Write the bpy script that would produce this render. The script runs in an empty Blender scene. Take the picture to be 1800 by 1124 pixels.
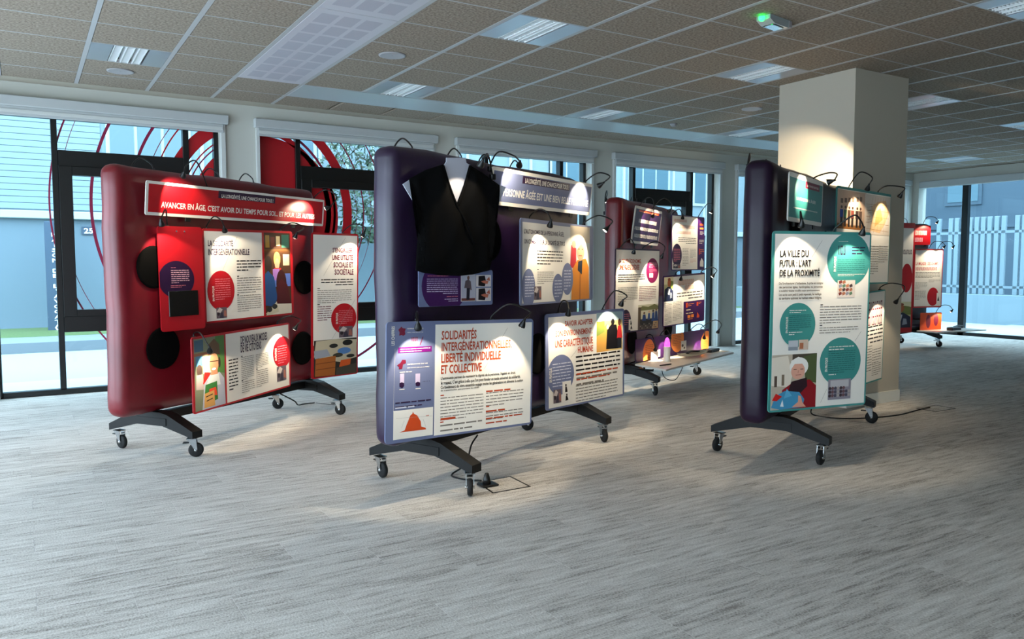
import bpy, bmesh, math, random
from mathutils import Vector, Matrix
import unicodedata
random.seed(7)
sc = bpy.context.scene
COL = sc.collection
PI = math.pi
# ------------------------------------------------------------------ camera
CAM_H, F_PX, PITCH, AZ = 1.335, 1393.9, 0.0694, 1.0157
cd = bpy.data.cameras.new('camera'); cam = bpy.data.objects.new('camera', cd); COL.objects.link(cam)
cam.location = (0, 0, CAM_H); cam.rotation_euler = (PI/2 - PITCH, 0, AZ - PI/2)
cd.sensor_width = 36; cd.lens = 36*F_PX/1800; cd.shift_x = -5.5/1800; cd.clip_start = .05; cd.clip_end = 300
sc.camera = cam
# ------------------------------------------------------------------ sky, exposure
SKY = 6.2
wd = bpy.data.worlds.new('overcast_sky'); sc.world = wd; wd.use_nodes = True
bg = wd.node_tree.nodes['Background']; bg.inputs[0].default_value = (.67, .85, 1.0, 1); bg.inputs[1].default_value = SKY
vs = sc.view_settings; vs.view_transform = 'Standard'; vs.look = 'None'; vs.gamma = 1; vs.use_curve_mapping = False; vs.exposure = 0.55
LAMP_W = 7.8                       # one gooseneck LED lamp, watts
CEIL, YW, YG, XR = 3.107, 9.22, 9.36, 14.9     # ceiling height, window wall, its glass, right wall
XL, YB = -2.2, -4.5                            # left wall, rear wall (left glazed, rear solid, both out of the camera's view)

def lin(c):
    return c/12.92 if c <= .04045 else ((c+.055)/1.055)**2.4
def rgb(h):
    return tuple(lin(int(h[i:i+2], 16)/255) for i in (0, 2, 4)) + (1,)
# ------------------------------------------------------------------ materials
MATS = {}
def mat(name, col='808080', rough=.5, metal=0, spec=.5, emit=None, es=1, coat=0):
    if name in MATS: return MATS[name]
    m = bpy.data.materials.new(name); m.use_nodes = True
    b = m.node_tree.nodes['Principled BSDF']
    b.inputs['Base Color'].default_value = rgb(col) if isinstance(col, str) else (*col, 1)
    b.inputs['Roughness'].default_value = rough; b.inputs['Metallic'].default_value = metal
    b.inputs['Specular IOR Level'].default_value = spec; b.inputs['Coat Weight'].default_value = coat
    if emit:
        b.inputs['Emission Color'].default_value = rgb(emit); b.inputs['Emission Strength'].default_value = es
    MATS[name] = m; return m
def nodes(m):
    nt = m.node_tree; return nt, nt.nodes, nt.links, nt.nodes['Principled BSDF']
def add_noise(m, scale, c0, c1, bump=0, detail=4, stretch=None, lo=.3, hi=.7, dist=.01):
    nt, N, L, b = nodes(m)
    tc = N.new('ShaderNodeTexCoord'); mp = N.new('ShaderNodeMapping'); no = N.new('ShaderNodeTexNoise'); cr = N.new('ShaderNodeValToRGB')
    L.new(tc.outputs['Object'], mp.inputs[0])
    if stretch: mp.inputs['Scale'].default_value = stretch
    L.new(mp.outputs[0], no.inputs['Vector']); no.inputs['Scale'].default_value = scale; no.inputs['Detail'].default_value = detail
    cr.color_ramp.elements[0].position = lo; cr.color_ramp.elements[1].position = hi
    cr.color_ramp.elements[0].color = rgb(c0); cr.color_ramp.elements[1].color = rgb(c1)
    L.new(no.outputs[0], cr.inputs[0]); L.new(cr.outputs[0], b.inputs['Base Color'])
    if bump:
        bp = N.new('ShaderNodeBump'); bp.inputs['Strength'].default_value = bump; bp.inputs['Distance'].default_value = dist
        L.new(no.outputs[0], bp.inputs['Height']); L.new(bp.outputs[0], b.inputs['Normal'])
    return m
def leather(name, c0, c1):
    m = mat(name, c0, .36, 0, .6)
    add_noise(m, 2.2, c0, c1, .25, 5, None, .35, .65, .03); return m
leather('red_leatherette', '640d16', '7a1220')
leather('purple_leatherette', '1e0e28', '2a1638')
leather('plum_leatherette', '190b1d', '221027')
MATS['plum_leatherette'].node_tree.nodes['Principled BSDF'].inputs['Specular IOR Level'].default_value = .28
mat('black_steel', '060607', .5, 0, .3); mat('black_rubber', '0a0a0a', .8); mat('black_plastic', '0c0c0d', .4); mat('socket_black', '040404', .95, 0, .1)
mat('chrome', 'c9ced2', .18, 1); mat('white_paint', 'dcdcd4', .6); mat('wall_paint', 'c3c4bc', .8)
mat('column_paint', 'b9b0a0', .75); mat('plaster', 'a9a294', .9)
mat('window_black', '08090a', .35); mat('blind_white', 'b3b8b9', .6); mat('guide_white', 'c6cac8', .5)
mat('panel_white', 'b9b6bc', .45); mat('perforation', 'a8a5ae', .6); mat('strip_metal', 'b3bcc0', .35, .3)
mat('ceiling_rail', 'a9a8a8', .5); mat('lamp_mirror', 'b9c4c8', .15, 1); mat('lamp_plate', 'a9abb3', .3, .5); mat('louvre', 'f2f4f5', .3, .25)
mat('speaker_white', '9d9a9c', .5); mat('grille', '8b8a92', .7)
mat('blouse', '060607', .95, 0, .1); mat('mannequin_board', 'b9bccb', .5); mat('screen_glass', '1c1a16', .12, 0, .6)
mat('shelf_white', 'd9d2c8', .35); mat('dish_cream', 'e2ddcc', .3); mat('bottle_white', 'e6e0d8', .3)
mat('pink_glow', 'ff50c0', .3, emit='ff3fc4', es=2.2); mat('green_led', '10c040', .3, emit='20ff50', es=6)
mat('led_lens', 'ffffff', .2, emit='fff2dc', es=14); mat('exit_clear', 'aebcc2', .12, .4, .8)
mat('stone_kerb', '6d757b', .9); mat('road', '8c979d', .9); mat('pavement', '9ba5a9', .9); mat('facade_pale', '74858d', .8)
mat('facade_grey', '5f707c', .8); mat('ledge', '9fb0b8', .8); mat('facade_glass', '4d6672', .25); mat('sign_blue', '33465a', .6)
mat('sign_white', 'eef2f4', .6); mat('fence_white', '6f828c', .6); mat('bark', '2f2a24', .9); mat('dark_facade', '3a4c5a', .8)
mat('vinyl_red', 'b80f1c', .45); mat('vinyl_plum', '8c1440', .45)
add_noise(mat('grass'), 30, '3a4f2a', '6b8048', .4, 3)
add_noise(mat('leaf', rough=.6), 8, '16261a', '2f4a30', 0, 2)
# ceiling fibre tile
m = mat('fibre_tile', rough=.95, spec=.1); add_noise(m, 55, '756a5e', 'ab9e90', .5, 6, None, .3, .72, .004)
# printed surface: colour from the face attribute
m = mat('print', rough=.38, spec=.4); nt, N, L, b = nodes(m)
at = N.new('ShaderNodeAttribute'); at.attribute_name = 'ink'; L.new(at.outputs['Color'], b.inputs['Base Color'])
# glass: clear pane with fresnel reflection
m = bpy.data.materials.new('pane_glass'); m.use_nodes = True; nt = m.node_tree; N = nt.nodes; L = nt.links
N.remove(N['Principled BSDF']); out = N['Material Output']
tr = N.new('ShaderNodeBsdfTransparent'); tr.inputs[0].default_value = (.86, .95, .97, 1); gl = N.new('ShaderNodeBsdfGlossy'); gl.inputs['Roughness'].default_value = .02
fr = N.new('ShaderNodeFresnel'); fr.inputs[0].default_value = 1.45; mx = N.new('ShaderNodeMixShader')
gq = N.new('ShaderNodeNewGeometry'); sb = N.new('ShaderNodeMath'); sb.operation = 'SUBTRACT'; sb.inputs[0].default_value = 1; L.new(gq.outputs['Backfacing'], sb.inputs[1]); ml = N.new('ShaderNodeMath'); ml.operation = 'MULTIPLY'; L.new(sb.outputs[0], ml.inputs[0]); L.new(fr.outputs[0], ml.inputs[1])
L.new(ml.outputs[0], mx.inputs[0]); L.new(tr.outputs[0], mx.inputs[1]); L.new(gl.outputs[0], mx.inputs[2]); L.new(mx.outputs[0], out.inputs[0]); MATS['pane_glass'] = m
# carpet plank: grain along X, broken per plank (ids from world position)
m = mat('carpet', rough=.95, spec=.15); nt, N, L, b = nodes(m)
ge = N.new('ShaderNodeNewGeometry'); sx = N.new('ShaderNodeSeparateXYZ'); L.new(ge.outputs['Position'], sx.inputs[0])
def mth(op, a, bb=None):
    n = N.new('ShaderNodeMath'); n.operation = op
    for i, v in enumerate((a, bb)):
        if v is None: continue
        if isinstance(v, (int, float)): n.inputs[i].default_value = v
        else: L.new(v, n.inputs[i])
    return n.outputs[0]
row = mth('FLOOR', mth('DIVIDE', mth('ADD', sx.outputs[1], 10.0), .25))
wn = N.new('ShaderNodeTexWhiteNoise'); wn.noise_dimensions = '1D'; L.new(row, wn.inputs['W'])
colid = mth('FLOOR', mth('ADD', mth('ADD', sx.outputs[0], 10.0), mth('MULTIPLY', mth('MODULO', row, 3.0), .3333)))
cb = N.new('ShaderNodeCombineXYZ'); L.new(row, cb.inputs[0]); L.new(colid, cb.inputs[1])
w2 = N.new('ShaderNodeTexWhiteNoise'); w2.noise_dimensions = '3D'; L.new(cb.outputs[0], w2.inputs['Vector'])
v3 = N.new('ShaderNodeCombineXYZ')
L.new(mth('MULTIPLY', sx.outputs[0], 3.6), v3.inputs[0]); L.new(mth('MULTIPLY', sx.outputs[1], 34.0), v3.inputs[1]); L.new(mth('MULTIPLY', w2.outputs['Value'], 40.0), v3.inputs[2])
n1 = N.new('ShaderNodeTexNoise'); n1.inputs['Scale'].default_value = 1.0; n1.inputs['Detail'].default_value = 4; n1.inputs['Roughness'].default_value = .7; n1.inputs['Distortion'].default_value = .35; L.new(v3.outputs[0], n1.inputs['Vector'])
n2 = N.new('ShaderNodeTexNoise'); n2.inputs['Scale'].default_value = 120; n2.inputs['Detail'].default_value = 2; L.new(ge.outputs['Position'], n2.inputs['Vector'])
cr = N.new('ShaderNodeValToRGB'); e = cr.color_ramp.elements
e[0].position = .25; e[0].color = rgb('86807a'); e[1].position = .76; e[1].color = rgb('dcd8d3')
k = cr.color_ramp.elements.new(.47); k.color = rgb('bfbab4')
L.new(mth('ADD', mth('ADD', n1.outputs[0], mth('MULTIPLY', mth('SUBTRACT', n2.outputs[0], .5), .6)), mth('MULTIPLY', mth('SUBTRACT', w2.outputs['Value'], .5), .09)), cr.inputs[0])
L.new(cr.outputs[0], b.inputs['Base Color'])
bp = N.new('ShaderNodeBump'); bp.inputs['Strength'].default_value = .5; bp.inputs['Distance'].default_value = .004; L.new(n2.outputs[0], bp.inputs['Height']); L.new(bp.outputs[0], b.inputs['Normal'])

# ------------------------------------------------------------------ helpers
def obj(name, bm, m, parent=None, smooth=False, loc=None, rot=None, mw=None):
    if isinstance(bm, bpy.types.Mesh): me = bm
    else:
        me = bpy.data.meshes.new(name); bm.normal_update(); bm.to_mesh(me); bm.free()
        if smooth:
            for p in me.polygons: p.use_smooth = True
    if m and not me.materials: me.materials.append(MATS[m] if isinstance(m, str) else m)
    o = bpy.data.objects.new(name, me); COL.objects.link(o)
    if parent: o.parent = parent
    if loc: o.location = loc
    if rot: o.rotation_euler = rot
    return o
def tag(o, label=None, cat=None, group=None, kind=None):
    if label: o['label'] = label
    if cat: o['category'] = cat
    if group: o['group'] = group
    if kind: o['kind'] = kind
    return o
def thing(name, label, cat, loc=(0, 0, 0), rz=0, group=None, kind=None):
    o = bpy.data.objects.new(name, None); o.empty_display_size = .05; COL.objects.link(o)
    o.location = loc; o.rotation_euler = (0, 0, rz)
    return tag(o, label, cat, group, kind)
def struct(name, label, cat='room'):
    return thing(name, label, cat, kind='structure')
def BM(): return bmesh.new()
def box(bm, x0, y0, z0, x1, y1, z1, bev=0, seg=2):
    t = bmesh.new() if bev else bm
    r = bmesh.ops.create_cube(t, size=1)
    for v in r['verts']:
        v.co = Vector(((x0+x1)/2 + v.co.x*(x1-x0), (y0+y1)/2 + v.co.y*(y1-y0), (z0+z1)/2 + v.co.z*(z1-z0)))
    if bev:
        bmesh.ops.bevel(t, geom=t.edges[:], offset=bev, segments=seg, profile=.5, affect='EDGES')
        me = bpy.data.meshes.new('t'); t.to_mesh(me); t.free(); bm.from_mesh(me); bpy.data.meshes.remove(me)
    return bm
def boxo(name, b6, m, parent=None, bev=0, seg=2, smooth=False):
    return obj(name, box(BM(), *b6, bev, seg), m, parent, smooth)
def prism(bm, pts, y0, y1, M=None):
    """polygon pts (x,z) extruded from y0 to y1"""
    a = [bm.verts.new((x, y0, z)) for x, z in pts]; c = [bm.verts.new((x, y1, z)) for x, z in pts]
    n = len(pts); bm.faces.new(a); bm.faces.new(c[::-1])
    for i in range(n): bm.faces.new((a[i], c[i], c[(i+1) % n], a[(i+1) % n]))
    bmesh.ops.recalc_face_normals(bm, faces=bm.faces[:]); return bm
def lathe(bm, prof, seg=16, axis='z', at=(0, 0, 0)):
    """profile list of (r, h)"""
    rings = []
    for r, hh in prof:
        ring = []
        for i in range(seg):
            a = 2*PI*i/seg; p = Vector((r*math.cos(a), r*math.sin(a), hh))
            if axis == 'y': p = Vector((p.x, p.z, p.y))
            if axis == 'x': p = Vector((p.z, p.x, p.y))
            ring.append(bm.verts.new(p + Vector(at)))
        rings.append(ring)
    for a, c in zip(rings, rings[1:]):
        for i in range(seg): bm.faces.new((a[i], a[(i+1) % seg], c[(i+1) % seg], c[i]))
    bm.faces.new(rings[0][::-1]); bm.faces.new(rings[-1])
    bmesh.ops.recalc_face_normals(bm, faces=bm.faces[:]); return bm
def smooth_path(pts, n=6):
    P = [Vector(p) for p in pts]; P = [P[0]*2-P[1]] + P + [P[-1]*2-P[-2]]; out = []
    for i in range(1, len(P)-2):
        a, b_, c, d = P[i-1:i+3]
        for k in range(n):
            t = k/n; out.append(.5*((2*b_) + (c-a)*t + (2*a-5*b_+4*c-d)*t*t + (3*b_-a-3*c+d)*t**3))
    out.append(P[-2]); return out
def tube(bm, pts, r, seg=6, r1=None):
    pts = [Vector(p) for p in pts]; rings = []; n = len(pts); ref = Vector((.3, .2, .93)).normalized()
    for i, p in enumerate(pts):
        d = (pts[min(i+1, n-1)] - pts[max(i-1, 0)]).normalized()
        s = d.cross(ref)
        if s.length < 1e-3: s = d.cross(Vector((1, 0, 0)))
        s.normalize(); t = s.cross(d); rr = r if r1 is None else r + (r1-r)*i/(n-1)
        rings.append([bm.verts.new(p + rr*(math.cos(2*PI*k/seg)*s + math.sin(2*PI*k/seg)*t)) for k in range(seg)])
    for a, c in zip(rings, rings[1:]):
        for k in range(seg): bm.faces.new((a[k], a[(k+1) % seg], c[(k+1) % seg], c[k]))
    bm.faces.new(rings[0][::-1]); bm.faces.new(rings[-1])
    bmesh.ops.recalc_face_normals(bm, faces=bm.faces[:]); return bm
def copy_tree(o, parent=None):
    c = o.copy(); COL.objects.link(c); c.parent = parent
    for ch in list(o.children): copy_tree(ch, c)
    return c
TEXT_JOBS = []
# ------------------------------------------------------------------ projection used only to rank which repeats show largest
_fw = Vector((math.cos(AZ)*math.cos(PITCH), math.sin(AZ)*math.cos(PITCH), -math.sin(PITCH))); _rt = Vector((math.sin(AZ), -math.cos(AZ), 0)); _up = _rt.cross(_fw)
def shows(p, pad=60):
    d = Vector(p) - Vector((0, 0, CAM_H)); z = d.dot(_fw)
    if z < .15: return None
    x = 905.5 + F_PX*d.dot(_rt)/z; y = 562 - F_PX*d.dot(_up)/z
    return z if -pad < x < 1800+pad and -pad < y < 1124+pad else None
# ------------------------------------------------------------------ floor: carpet planks
fl = struct('floor', 'grey-beige carpet floor of long streaky planks'); cand = []
PL, PW = 1.0, .25
for r in range(int((YB+10)/PW), int((YG+10)/PW)+1):
    y0 = r*PW-10; x_off = -10-((r % 3)*.3333)
    for c_ in range(6, 27):
        x0 = x_off+c_*PL
        if x0 > XR or x0+PL < XL: continue
        z = shows((x0+.5, y0+.12, 0), 150); cand.append((z if z else 1e9, x0, y0))
cand.sort()
pm = box(BM(), 0, 0, -.02, PL-.0008, PW-.0006, 0); pme = bpy.data.meshes.new('carpet_plank'); pm.to_mesh(pme); pm.free(); pme.materials.append(MATS['carpet'])
for z, x0, y0 in cand[:300]: obj('carpet_plank', pme, None, fl, loc=(x0, y0, 0))
bm = BM()
for z, x0, y0 in cand[300:]: box(bm, x0, y0, -.02, x0+PL-.0008, y0+PW-.0006, 0)
tag(obj('carpet_plank_field', bm, 'carpet', fl), kind='stuff')
boxo('subfloor', (XL-.3, YB-.3, -.12, XR+.3, YG+.05, -.021), 'stone_kerb', fl)
# ------------------------------------------------------------------ ceiling: fibre tiles in a band raster
OX, OY, PA, PB = 3.0459, 5.4763, .6331, .6
ce = struct('ceiling', 'suspended ceiling of beige fibre tiles between pale metal bands')
FIX = [(i, j) for i in (-4, 0, 4, 8, 12, 16) for j in (-13, -9, -5, -1, 3)]
PERF = [(-2, -4), (-2, 0)]
STRIP = [(-1, 4), (4, 8), (8, 12), (12, 16)]
taken = set(FIX) | {(i, j+k) for i, j in PERF for k in range(4)} | {(i, 4) for a, b_ in STRIP for i in range(a, b_)}
I0, I1, J0, J1 = -9, 18, -17, 5
tiles = []
for i in range(I0, I1+1):
    for j in range(J0, J1+1):
        if (i, j) in taken: continue
        x0, y0 = OX+PA*i+.0175, OY+PB*j
        if x0 > XR-.1 or x0 < XL: continue
        dy = .6 if j < 5 else .515
        z = shows((x0+.3, y0+.3, CEIL), 100); tiles.append((z if z else 1e9, x0, y0, dy))
tiles.sort()
tm = {}
for dy in (.6, .515):
    b0 = box(BM(), .004, .004, 0, .598, dy-.004, .02, .003, 1); me = bpy.data.meshes.new('ceiling_tile'); b0.to_mesh(me); b0.free(); me.materials.append(MATS['fibre_tile']); tm[dy] = me
for z, x0, y0, dy in tiles[:300]: obj('ceiling_tile', tm[dy], None, ce, loc=(x0, y0, CEIL))
bm = BM()
for z, x0, y0, dy in tiles[300:]: box(bm, x0+.004, y0+.004, CEIL, x0+.598, y0+dy-.004, CEIL+.02)
tag(obj('ceiling_tile_field', bm, 'fibre_tile', ce), kind='stuff')
YE = OY+PB*5+.515
for i in range(I0, I1+2):
    x = OX+PA*i
    if XL < x < XR: boxo('ceiling_band', (x-.0175, YB, CEIL-.003, x+.0175, OY+PB*4 if -1 <= i < 16 and i not in (-1, 4, 8, 12) else YE, CEIL+.03), 'ceiling_rail', ce)
for j in range(J0, J1+1):
    y = OY+PB*j
    if y > YB: boxo('ceiling_runner', (XL, y-.0075, CEIL-.0012, XR, y+.0075, CEIL+.03), 'ceiling_rail', ce)
boxo('ceiling_margin', (XL, YE, CEIL-.001, XR, YW+.02, CEIL+.05), 'plaster', ce)
boxo('ceiling_slab', (XL-.3, YB-.3, CEIL+.05, XR+.3, YG+.3, CEIL+.3), 'plaster', ce)
# perforated metal panels and the strip of metal panels along the window wall
for n, (i, j) in enumerate(PERF):
    x0, y0 = OX+PA*i+.018, OY+PB*j
    p = thing('perforated_ceiling_panel', ['pale perforated metal ceiling panel, the one further from the windows', 'pale perforated metal ceiling panel, the one closer to the windows'][n], 'ceiling panel', (x0, y0, CEIL-.004))
    boxo('sheet', (0, .004, 0, .597, 2.396, .02), 'panel_white', p, .002, 1)
    for a in range(3):
        for b_ in range(8):
            boxo('perforated_field', (.06+a*.165, .10+b_*.28, -.0006, .06+a*.165+.13, .10+b_*.28+.23, .001), 'perforation', p)
for n, (a, b_) in enumerate(STRIP):
    o = boxo('metal_ceiling_strip', (OX+PA*a+.012, OY+PB*4+.01, CEIL-.006, OX+PA*b_-.012, OY+PB*5-.01, CEIL+.02), 'strip_metal', None, .003, 1)
    tag(o, ['pale metal ceiling strip starting beside the perforated panel', 'second pale metal ceiling strip along the windows', 'third pale metal ceiling strip along the windows', 'last pale metal ceiling strip before the corner'][n], 'ceiling panel', 'metal strips along the window wall')
# recessed louvre lights (switched off)
def make_fixture():
    t = thing('ceiling_light', 'x', 'ceiling light', group='recessed louvre ceiling lights')
    bm = BM(); box(bm, .002, .004, -.003, .16, .596, .02); box(bm, .435, .004, -.003, .596, .596, .02); obj('side_plate', bm, 'lamp_plate', t)
    boxo('reflector', (.16, .004, .045, .435, .596, .05), 'lamp_mirror', t)
    for k in range(3):
        x = .172+k*.093; bm = BM()
        for s in (x, x+.058):
            prism(bm, [(s-.003, -.002), (s+.003, -.002), (s+.008, .045), (s-.008, .045)], .006, .594)
        for q in range(22):
            y = .02+q*.0265; box(bm, x, y, 0, x+.058, y+.004, .03)
        bmesh.ops.recalc_face_normals(bm, faces=bm.faces[:])
        obj('louvre', bm, 'louvre', t)
    return t
proto = None; n_fx = 0
FXL = {(0, -1): 'square mirror louvre ceiling light above the purple stand', (4, -1): 'square mirror louvre ceiling light near the white column and the exit light', (-4, 3): 'square mirror louvre ceiling light above the red stand and the wall windows', (0, 3): 'square mirror louvre ceiling light beside the metal strip, reflecting red', (4, 3): 'square mirror louvre ceiling light beside the second metal strip', (8, 3): 'square mirror louvre ceiling light beside the third metal strip', (-4, -1): 'square mirror louvre ceiling light at the near end of the perforated panels', (4, -5): 'square mirror louvre ceiling light over the open carpet, furthest from the windows', (12, -1): 'square mirror louvre ceiling light past the column towards the side glazing', (12, 3): 'square mirror louvre ceiling light beside the last metal strip', (16, 3): 'square mirror louvre ceiling light nearest the far corner', (8, -1): 'square mirror louvre ceiling light behind the white column'}
for (i, j) in FIX:
    if not shows((OX+PA*i+.3, OY+PB*j+.3, CEIL), 120): continue
    if proto is None: proto = o = make_fixture()
    else: o = copy_tree(proto)
    o.location = (OX+PA*i+.018, OY+PB*j, CEIL); o['label'] = FXL.get((i, j), 'square mirror louvre ceiling light in the far part of the ceiling')
# ------------------------------------------------------------------ walls
wb = struct('wall_back', 'white window wall behind the stands')
W0 = [-2.0, -.26, 2.29, 4.82, 7.40, 9.95, 12.50]; WW = 2.16
def wseg(x0, x1, z0, z1, par=wb, nm='wall_panel'): return boxo(nm, (x0, YW, z0, x1, YG+.12, z1), 'wall_paint', par)
ZT = 2.86
wseg(XL-.1, XR+.2, ZT, CEIL+.05, wb, 'lintel')
prev = XL-.1
for k, x0 in enumerate(W0):
    ww = WW if k else 1.4
    if x0 > prev: wseg(prev, x0, 0, ZT, wb, 'pier')
    prev = x0+ww
wseg(prev, XR+.2, 0, ZT, wb, 'pier')
def bars(name, lst, m, par, y0, y1, bev=.004):
    for (x0, z0, x1, z1) in lst: boxo(name, (x0, y0, z0, x1, y1, z1), m, par, bev, 1)
def ring(bm, cx, cz, r0, r1, rect, y, n=220):
    x0, z0, x1, z1 = rect
    for i in range(n):
        a0, a1 = 2*PI*i/n, 2*PI*(i+1)/n
        P = [(cx+r*math.cos(a), cz+r*math.sin(a)) for r, a in ((r0, a0), (r1, a0), (r1, a1), (r0, a1))]
        P = clip_poly(P, x0, z0, x1, z1)
        if len(P) > 2: bm.faces.new([bm.verts.new((x, y, z)) for x, z in P])
def clip_poly(P, x0, y0, x1, y1):
    for ax, lim, sg in ((0, x0, 1), (0, x1, -1), (1, y0, 1), (1, y1, -1)):
        Q = []
        for i in range(len(P)):
            a, b_ = P[i-1], P[i]; da, db = sg*(a[ax]-lim), sg*(b_[ax]-lim)
            if (da < 0) != (db < 0):
                t = da/(da-db); Q.append((a[0]+(b_[0]-a[0])*t, a[1]+(b_[1]-a[1])*t))
            if db >= 0: Q.append(b_)
        P = Q
        if len(P) < 3: return []
    return P
def window(n, x0, ww, posts, label, rings=()):
    w = struct('window_%d' % n, label, 'window'); x1 = x0+ww; p0, p1 = posts
    ya, yb = YG-.05, YG+.05
    bars('frame_bar', [(x0, 0, x0+.05, ZT), (x1-.05, 0, x1, ZT), (x0+.05, 0, x1-.05, .055), (x0+.05, ZT-.06, x1-.05, ZT), (p0, .055, p0+.055, ZT-.06), (p1, .055, p1+.06, ZT-.06),
        (p0+.055, 2.33, p1, 2.49), (p0+.055, .64, p1, .80)], 'window_black', w, ya, yb)
    # opening casement inside the middle bay
    a, b_ = p0+.055, p1
    bars('casement_bar', [(a, .80, a+.12, 2.33), (b_-.12, .80, b_, 2.33), (a+.12, 2.24, b_-.12, 2.33), (a+.12, .80, b_-.12, .87)], 'window_black', w, ya-.03, yb-.02)
    for (u0, v0, u1, v1) in [(x0+.05, .055, p0, ZT-.06), (p1+.06, .055, x1-.05, ZT-.06), (a, 2.49, b_, ZT-.06), (a+.12, .87, b_-.12, 2.24), (a, .055, b_, .64)]:
        g = boxo('glass_pane', (u0, YG-.004, v0, u1, YG+.004, v1), 'pane_glass', w)
        for (cx, cz, r0, r1, mm_) in rings:
            bm = BM(); ring(bm, cx, cz, r0, r1, (u0, v0, u1, v1), YG-.006)
            if bm.faces: obj('vinyl_ring', bm, mm_, g)
            else: bm.free()
    # roller blind cassette and side guides on the room side
    bars('blind_cassette', [(x0-.03, 2.865, x1+.08, 2.965)], 'blind_white', w, YW-.085, YW+.0, .008)
    bars('blind_bar', [(x0+.01, 2.775, x1+.03, 2.865)], 'blind_white', w, YW-.06, YW-.03, .004)
    bars('blind_fold', [(x0+.02, 2.80, x1+.02, 2.835)], 'guide_white', w, YW-.068, YW-.06, .002)
    bars('side_guide', [(x0-.01, 0, x0+.03, 2.865), (x1-.0, 0, x1+.05, 2.865)], 'guide_white', w, YW-.045, YW, .004)
    return w
R1 = [(2.6, 1.95, 1.585, 1.615, 'vinyl_plum'), (2.6, 1.95, 1.955, 1.985, 'vinyl_plum'), (2.6, 1.95, 2.335, 2.352, 'vinyl_plum'), (2.6, 1.95, 1.46, 1.468, 'vinyl_plum'), (2.6, 1.95, 2.25, 2.256, 'vinyl_plum'), (2.6, 1.95, 1.385, 1.40, 'vinyl_red'),
      (2.4, 1.95, .96, 1.10, 'vinyl_red'), (2.4, 1.95, .89, .905, 'vinyl_red'), (2.4, 1.95, .845, .86, 'vinyl_plum'), (2.4, 1.95, 0.001, .79, 'vinyl_red')]
R2 = [(2.37, 1.9, .001, .905, 'vinyl_red'), (2.2, 1.95, .93, .99, 'vinyl_red'), (2.2, 1.95, 1.02, 1.05, 'vinyl_plum'), (2.2, 1.95, 1.14, 1.25, 'vinyl_red'), (2.2, 1.95, 1.31, 1.316, 'vinyl_plum'), (2.2, 1.95, 1.395, 1.41, 'vinyl_plum'), (2.2, 1.95, 1.50, 1.505, 'vinyl_plum'), (2.2, 1.95, 1.66, 1.675, 'vinyl_plum'), (2.6, 1.95, 1.955, 1.985, 'vinyl_plum')]
window(1, W0[1], WW, (.29, 1.53), 'black framed window with curved red vinyl lines, behind the red stand', R1)
window(2, W0[2], WW, (2.76, 4.0), 'black framed window with a solid red vinyl disc between the red and purple stands', R2)
window(3, W0[3], WW, (5.3, 6.52), 'black framed window behind the purple stand')
window(4, W0[4], WW, (7.86, 9.04), 'black framed window behind the red stand with the shelf')
window(5, W0[5], WW, (10.4, 11.65), 'black framed window hidden behind the white column')
window(6, W0[6], WW, (12.95, 14.2), 'black framed window beside the far corner')
window(7, W0[0], 1.4, (-1.6, -1.0), 'black framed window at the end of the wall, out of sight')
# right wall with tall glazing
wr = struct('wall_right', 'far side wall beyond the column with tall glazing')
boxo('lintel', (XR, YB-.2, ZT, XR+.25, YW, CEIL+.05), 'wall_paint', wr); boxo('corner_pier', (XR, 9.10, 0, XR+.25, YW, ZT), 'wall_paint', wr)
w = struct('window_8', 'tall dark framed glazing looking out on a white slatted fence', 'window')
yy = [9.10, 8.20, 6.9, 5.6]
for a, b_ in zip(yy, yy[1:]):
    boxo('frame_bar', (XR+.10, b_, .0, XR+.2, b_+.11, ZT), 'window_black', w, .004, 1)
    boxo('glass_pane', (XR+.145, b_+.11, .06, XR+.153, a, ZT), 'pane_glass', w)
boxo('solid_panel', (XR, YB-.2, 0, XR+.25, 5.6, ZT), 'wall_paint', wr)
boxo('frame_bar', (XR+.10, 5.6, 0, XR+.2, 9.10, .06), 'window_black', w, .004, 1)
boxo('blind_cassette', (XR-.085, 5.6, 2.80, XR, 9.05, 2.93), 'blind_white', w, .008, 1)
# glazed left wall and solid rear wall, never in the picture: the left brings daylight
wl = struct('wall_left', 'glazed side wall with slim piers'); wq = struct('wall_rear', 'plain painted rear wall')
HW = 2.35
boxo('lintel', (XL-.25, YB-.25, HW, XL, YW, CEIL+.05), 'wall_paint', wl); boxo('lintel', (XL-.25, YB-.25, HW, XR+.25, YB, CEIL+.05), 'wall_paint', wq)
for y in (-4.5, -1.2, 2.1, 5.4, 8.7): boxo('pier', (XL-.25, y-.1, 0, XL, y+.22, HW), 'wall_paint', wl)
boxo('solid_panel', (XL-.2, YB-.2, 0, XR+.2, YB-.02, HW), 'wall_paint', wq)
# ------------------------------------------------------------------ column
co = struct('column', 'square white column standing behind the teal and purple stand', 'column')
boxo('shaft', (6.46, 4.58, 0, 7.27, 5.43, CEIL+.04), 'column_paint', co)
boxo('skirting', (6.448, 4.568, 0, 7.282, 5.442, .11), 'white_paint', co, .003, 1)
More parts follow.
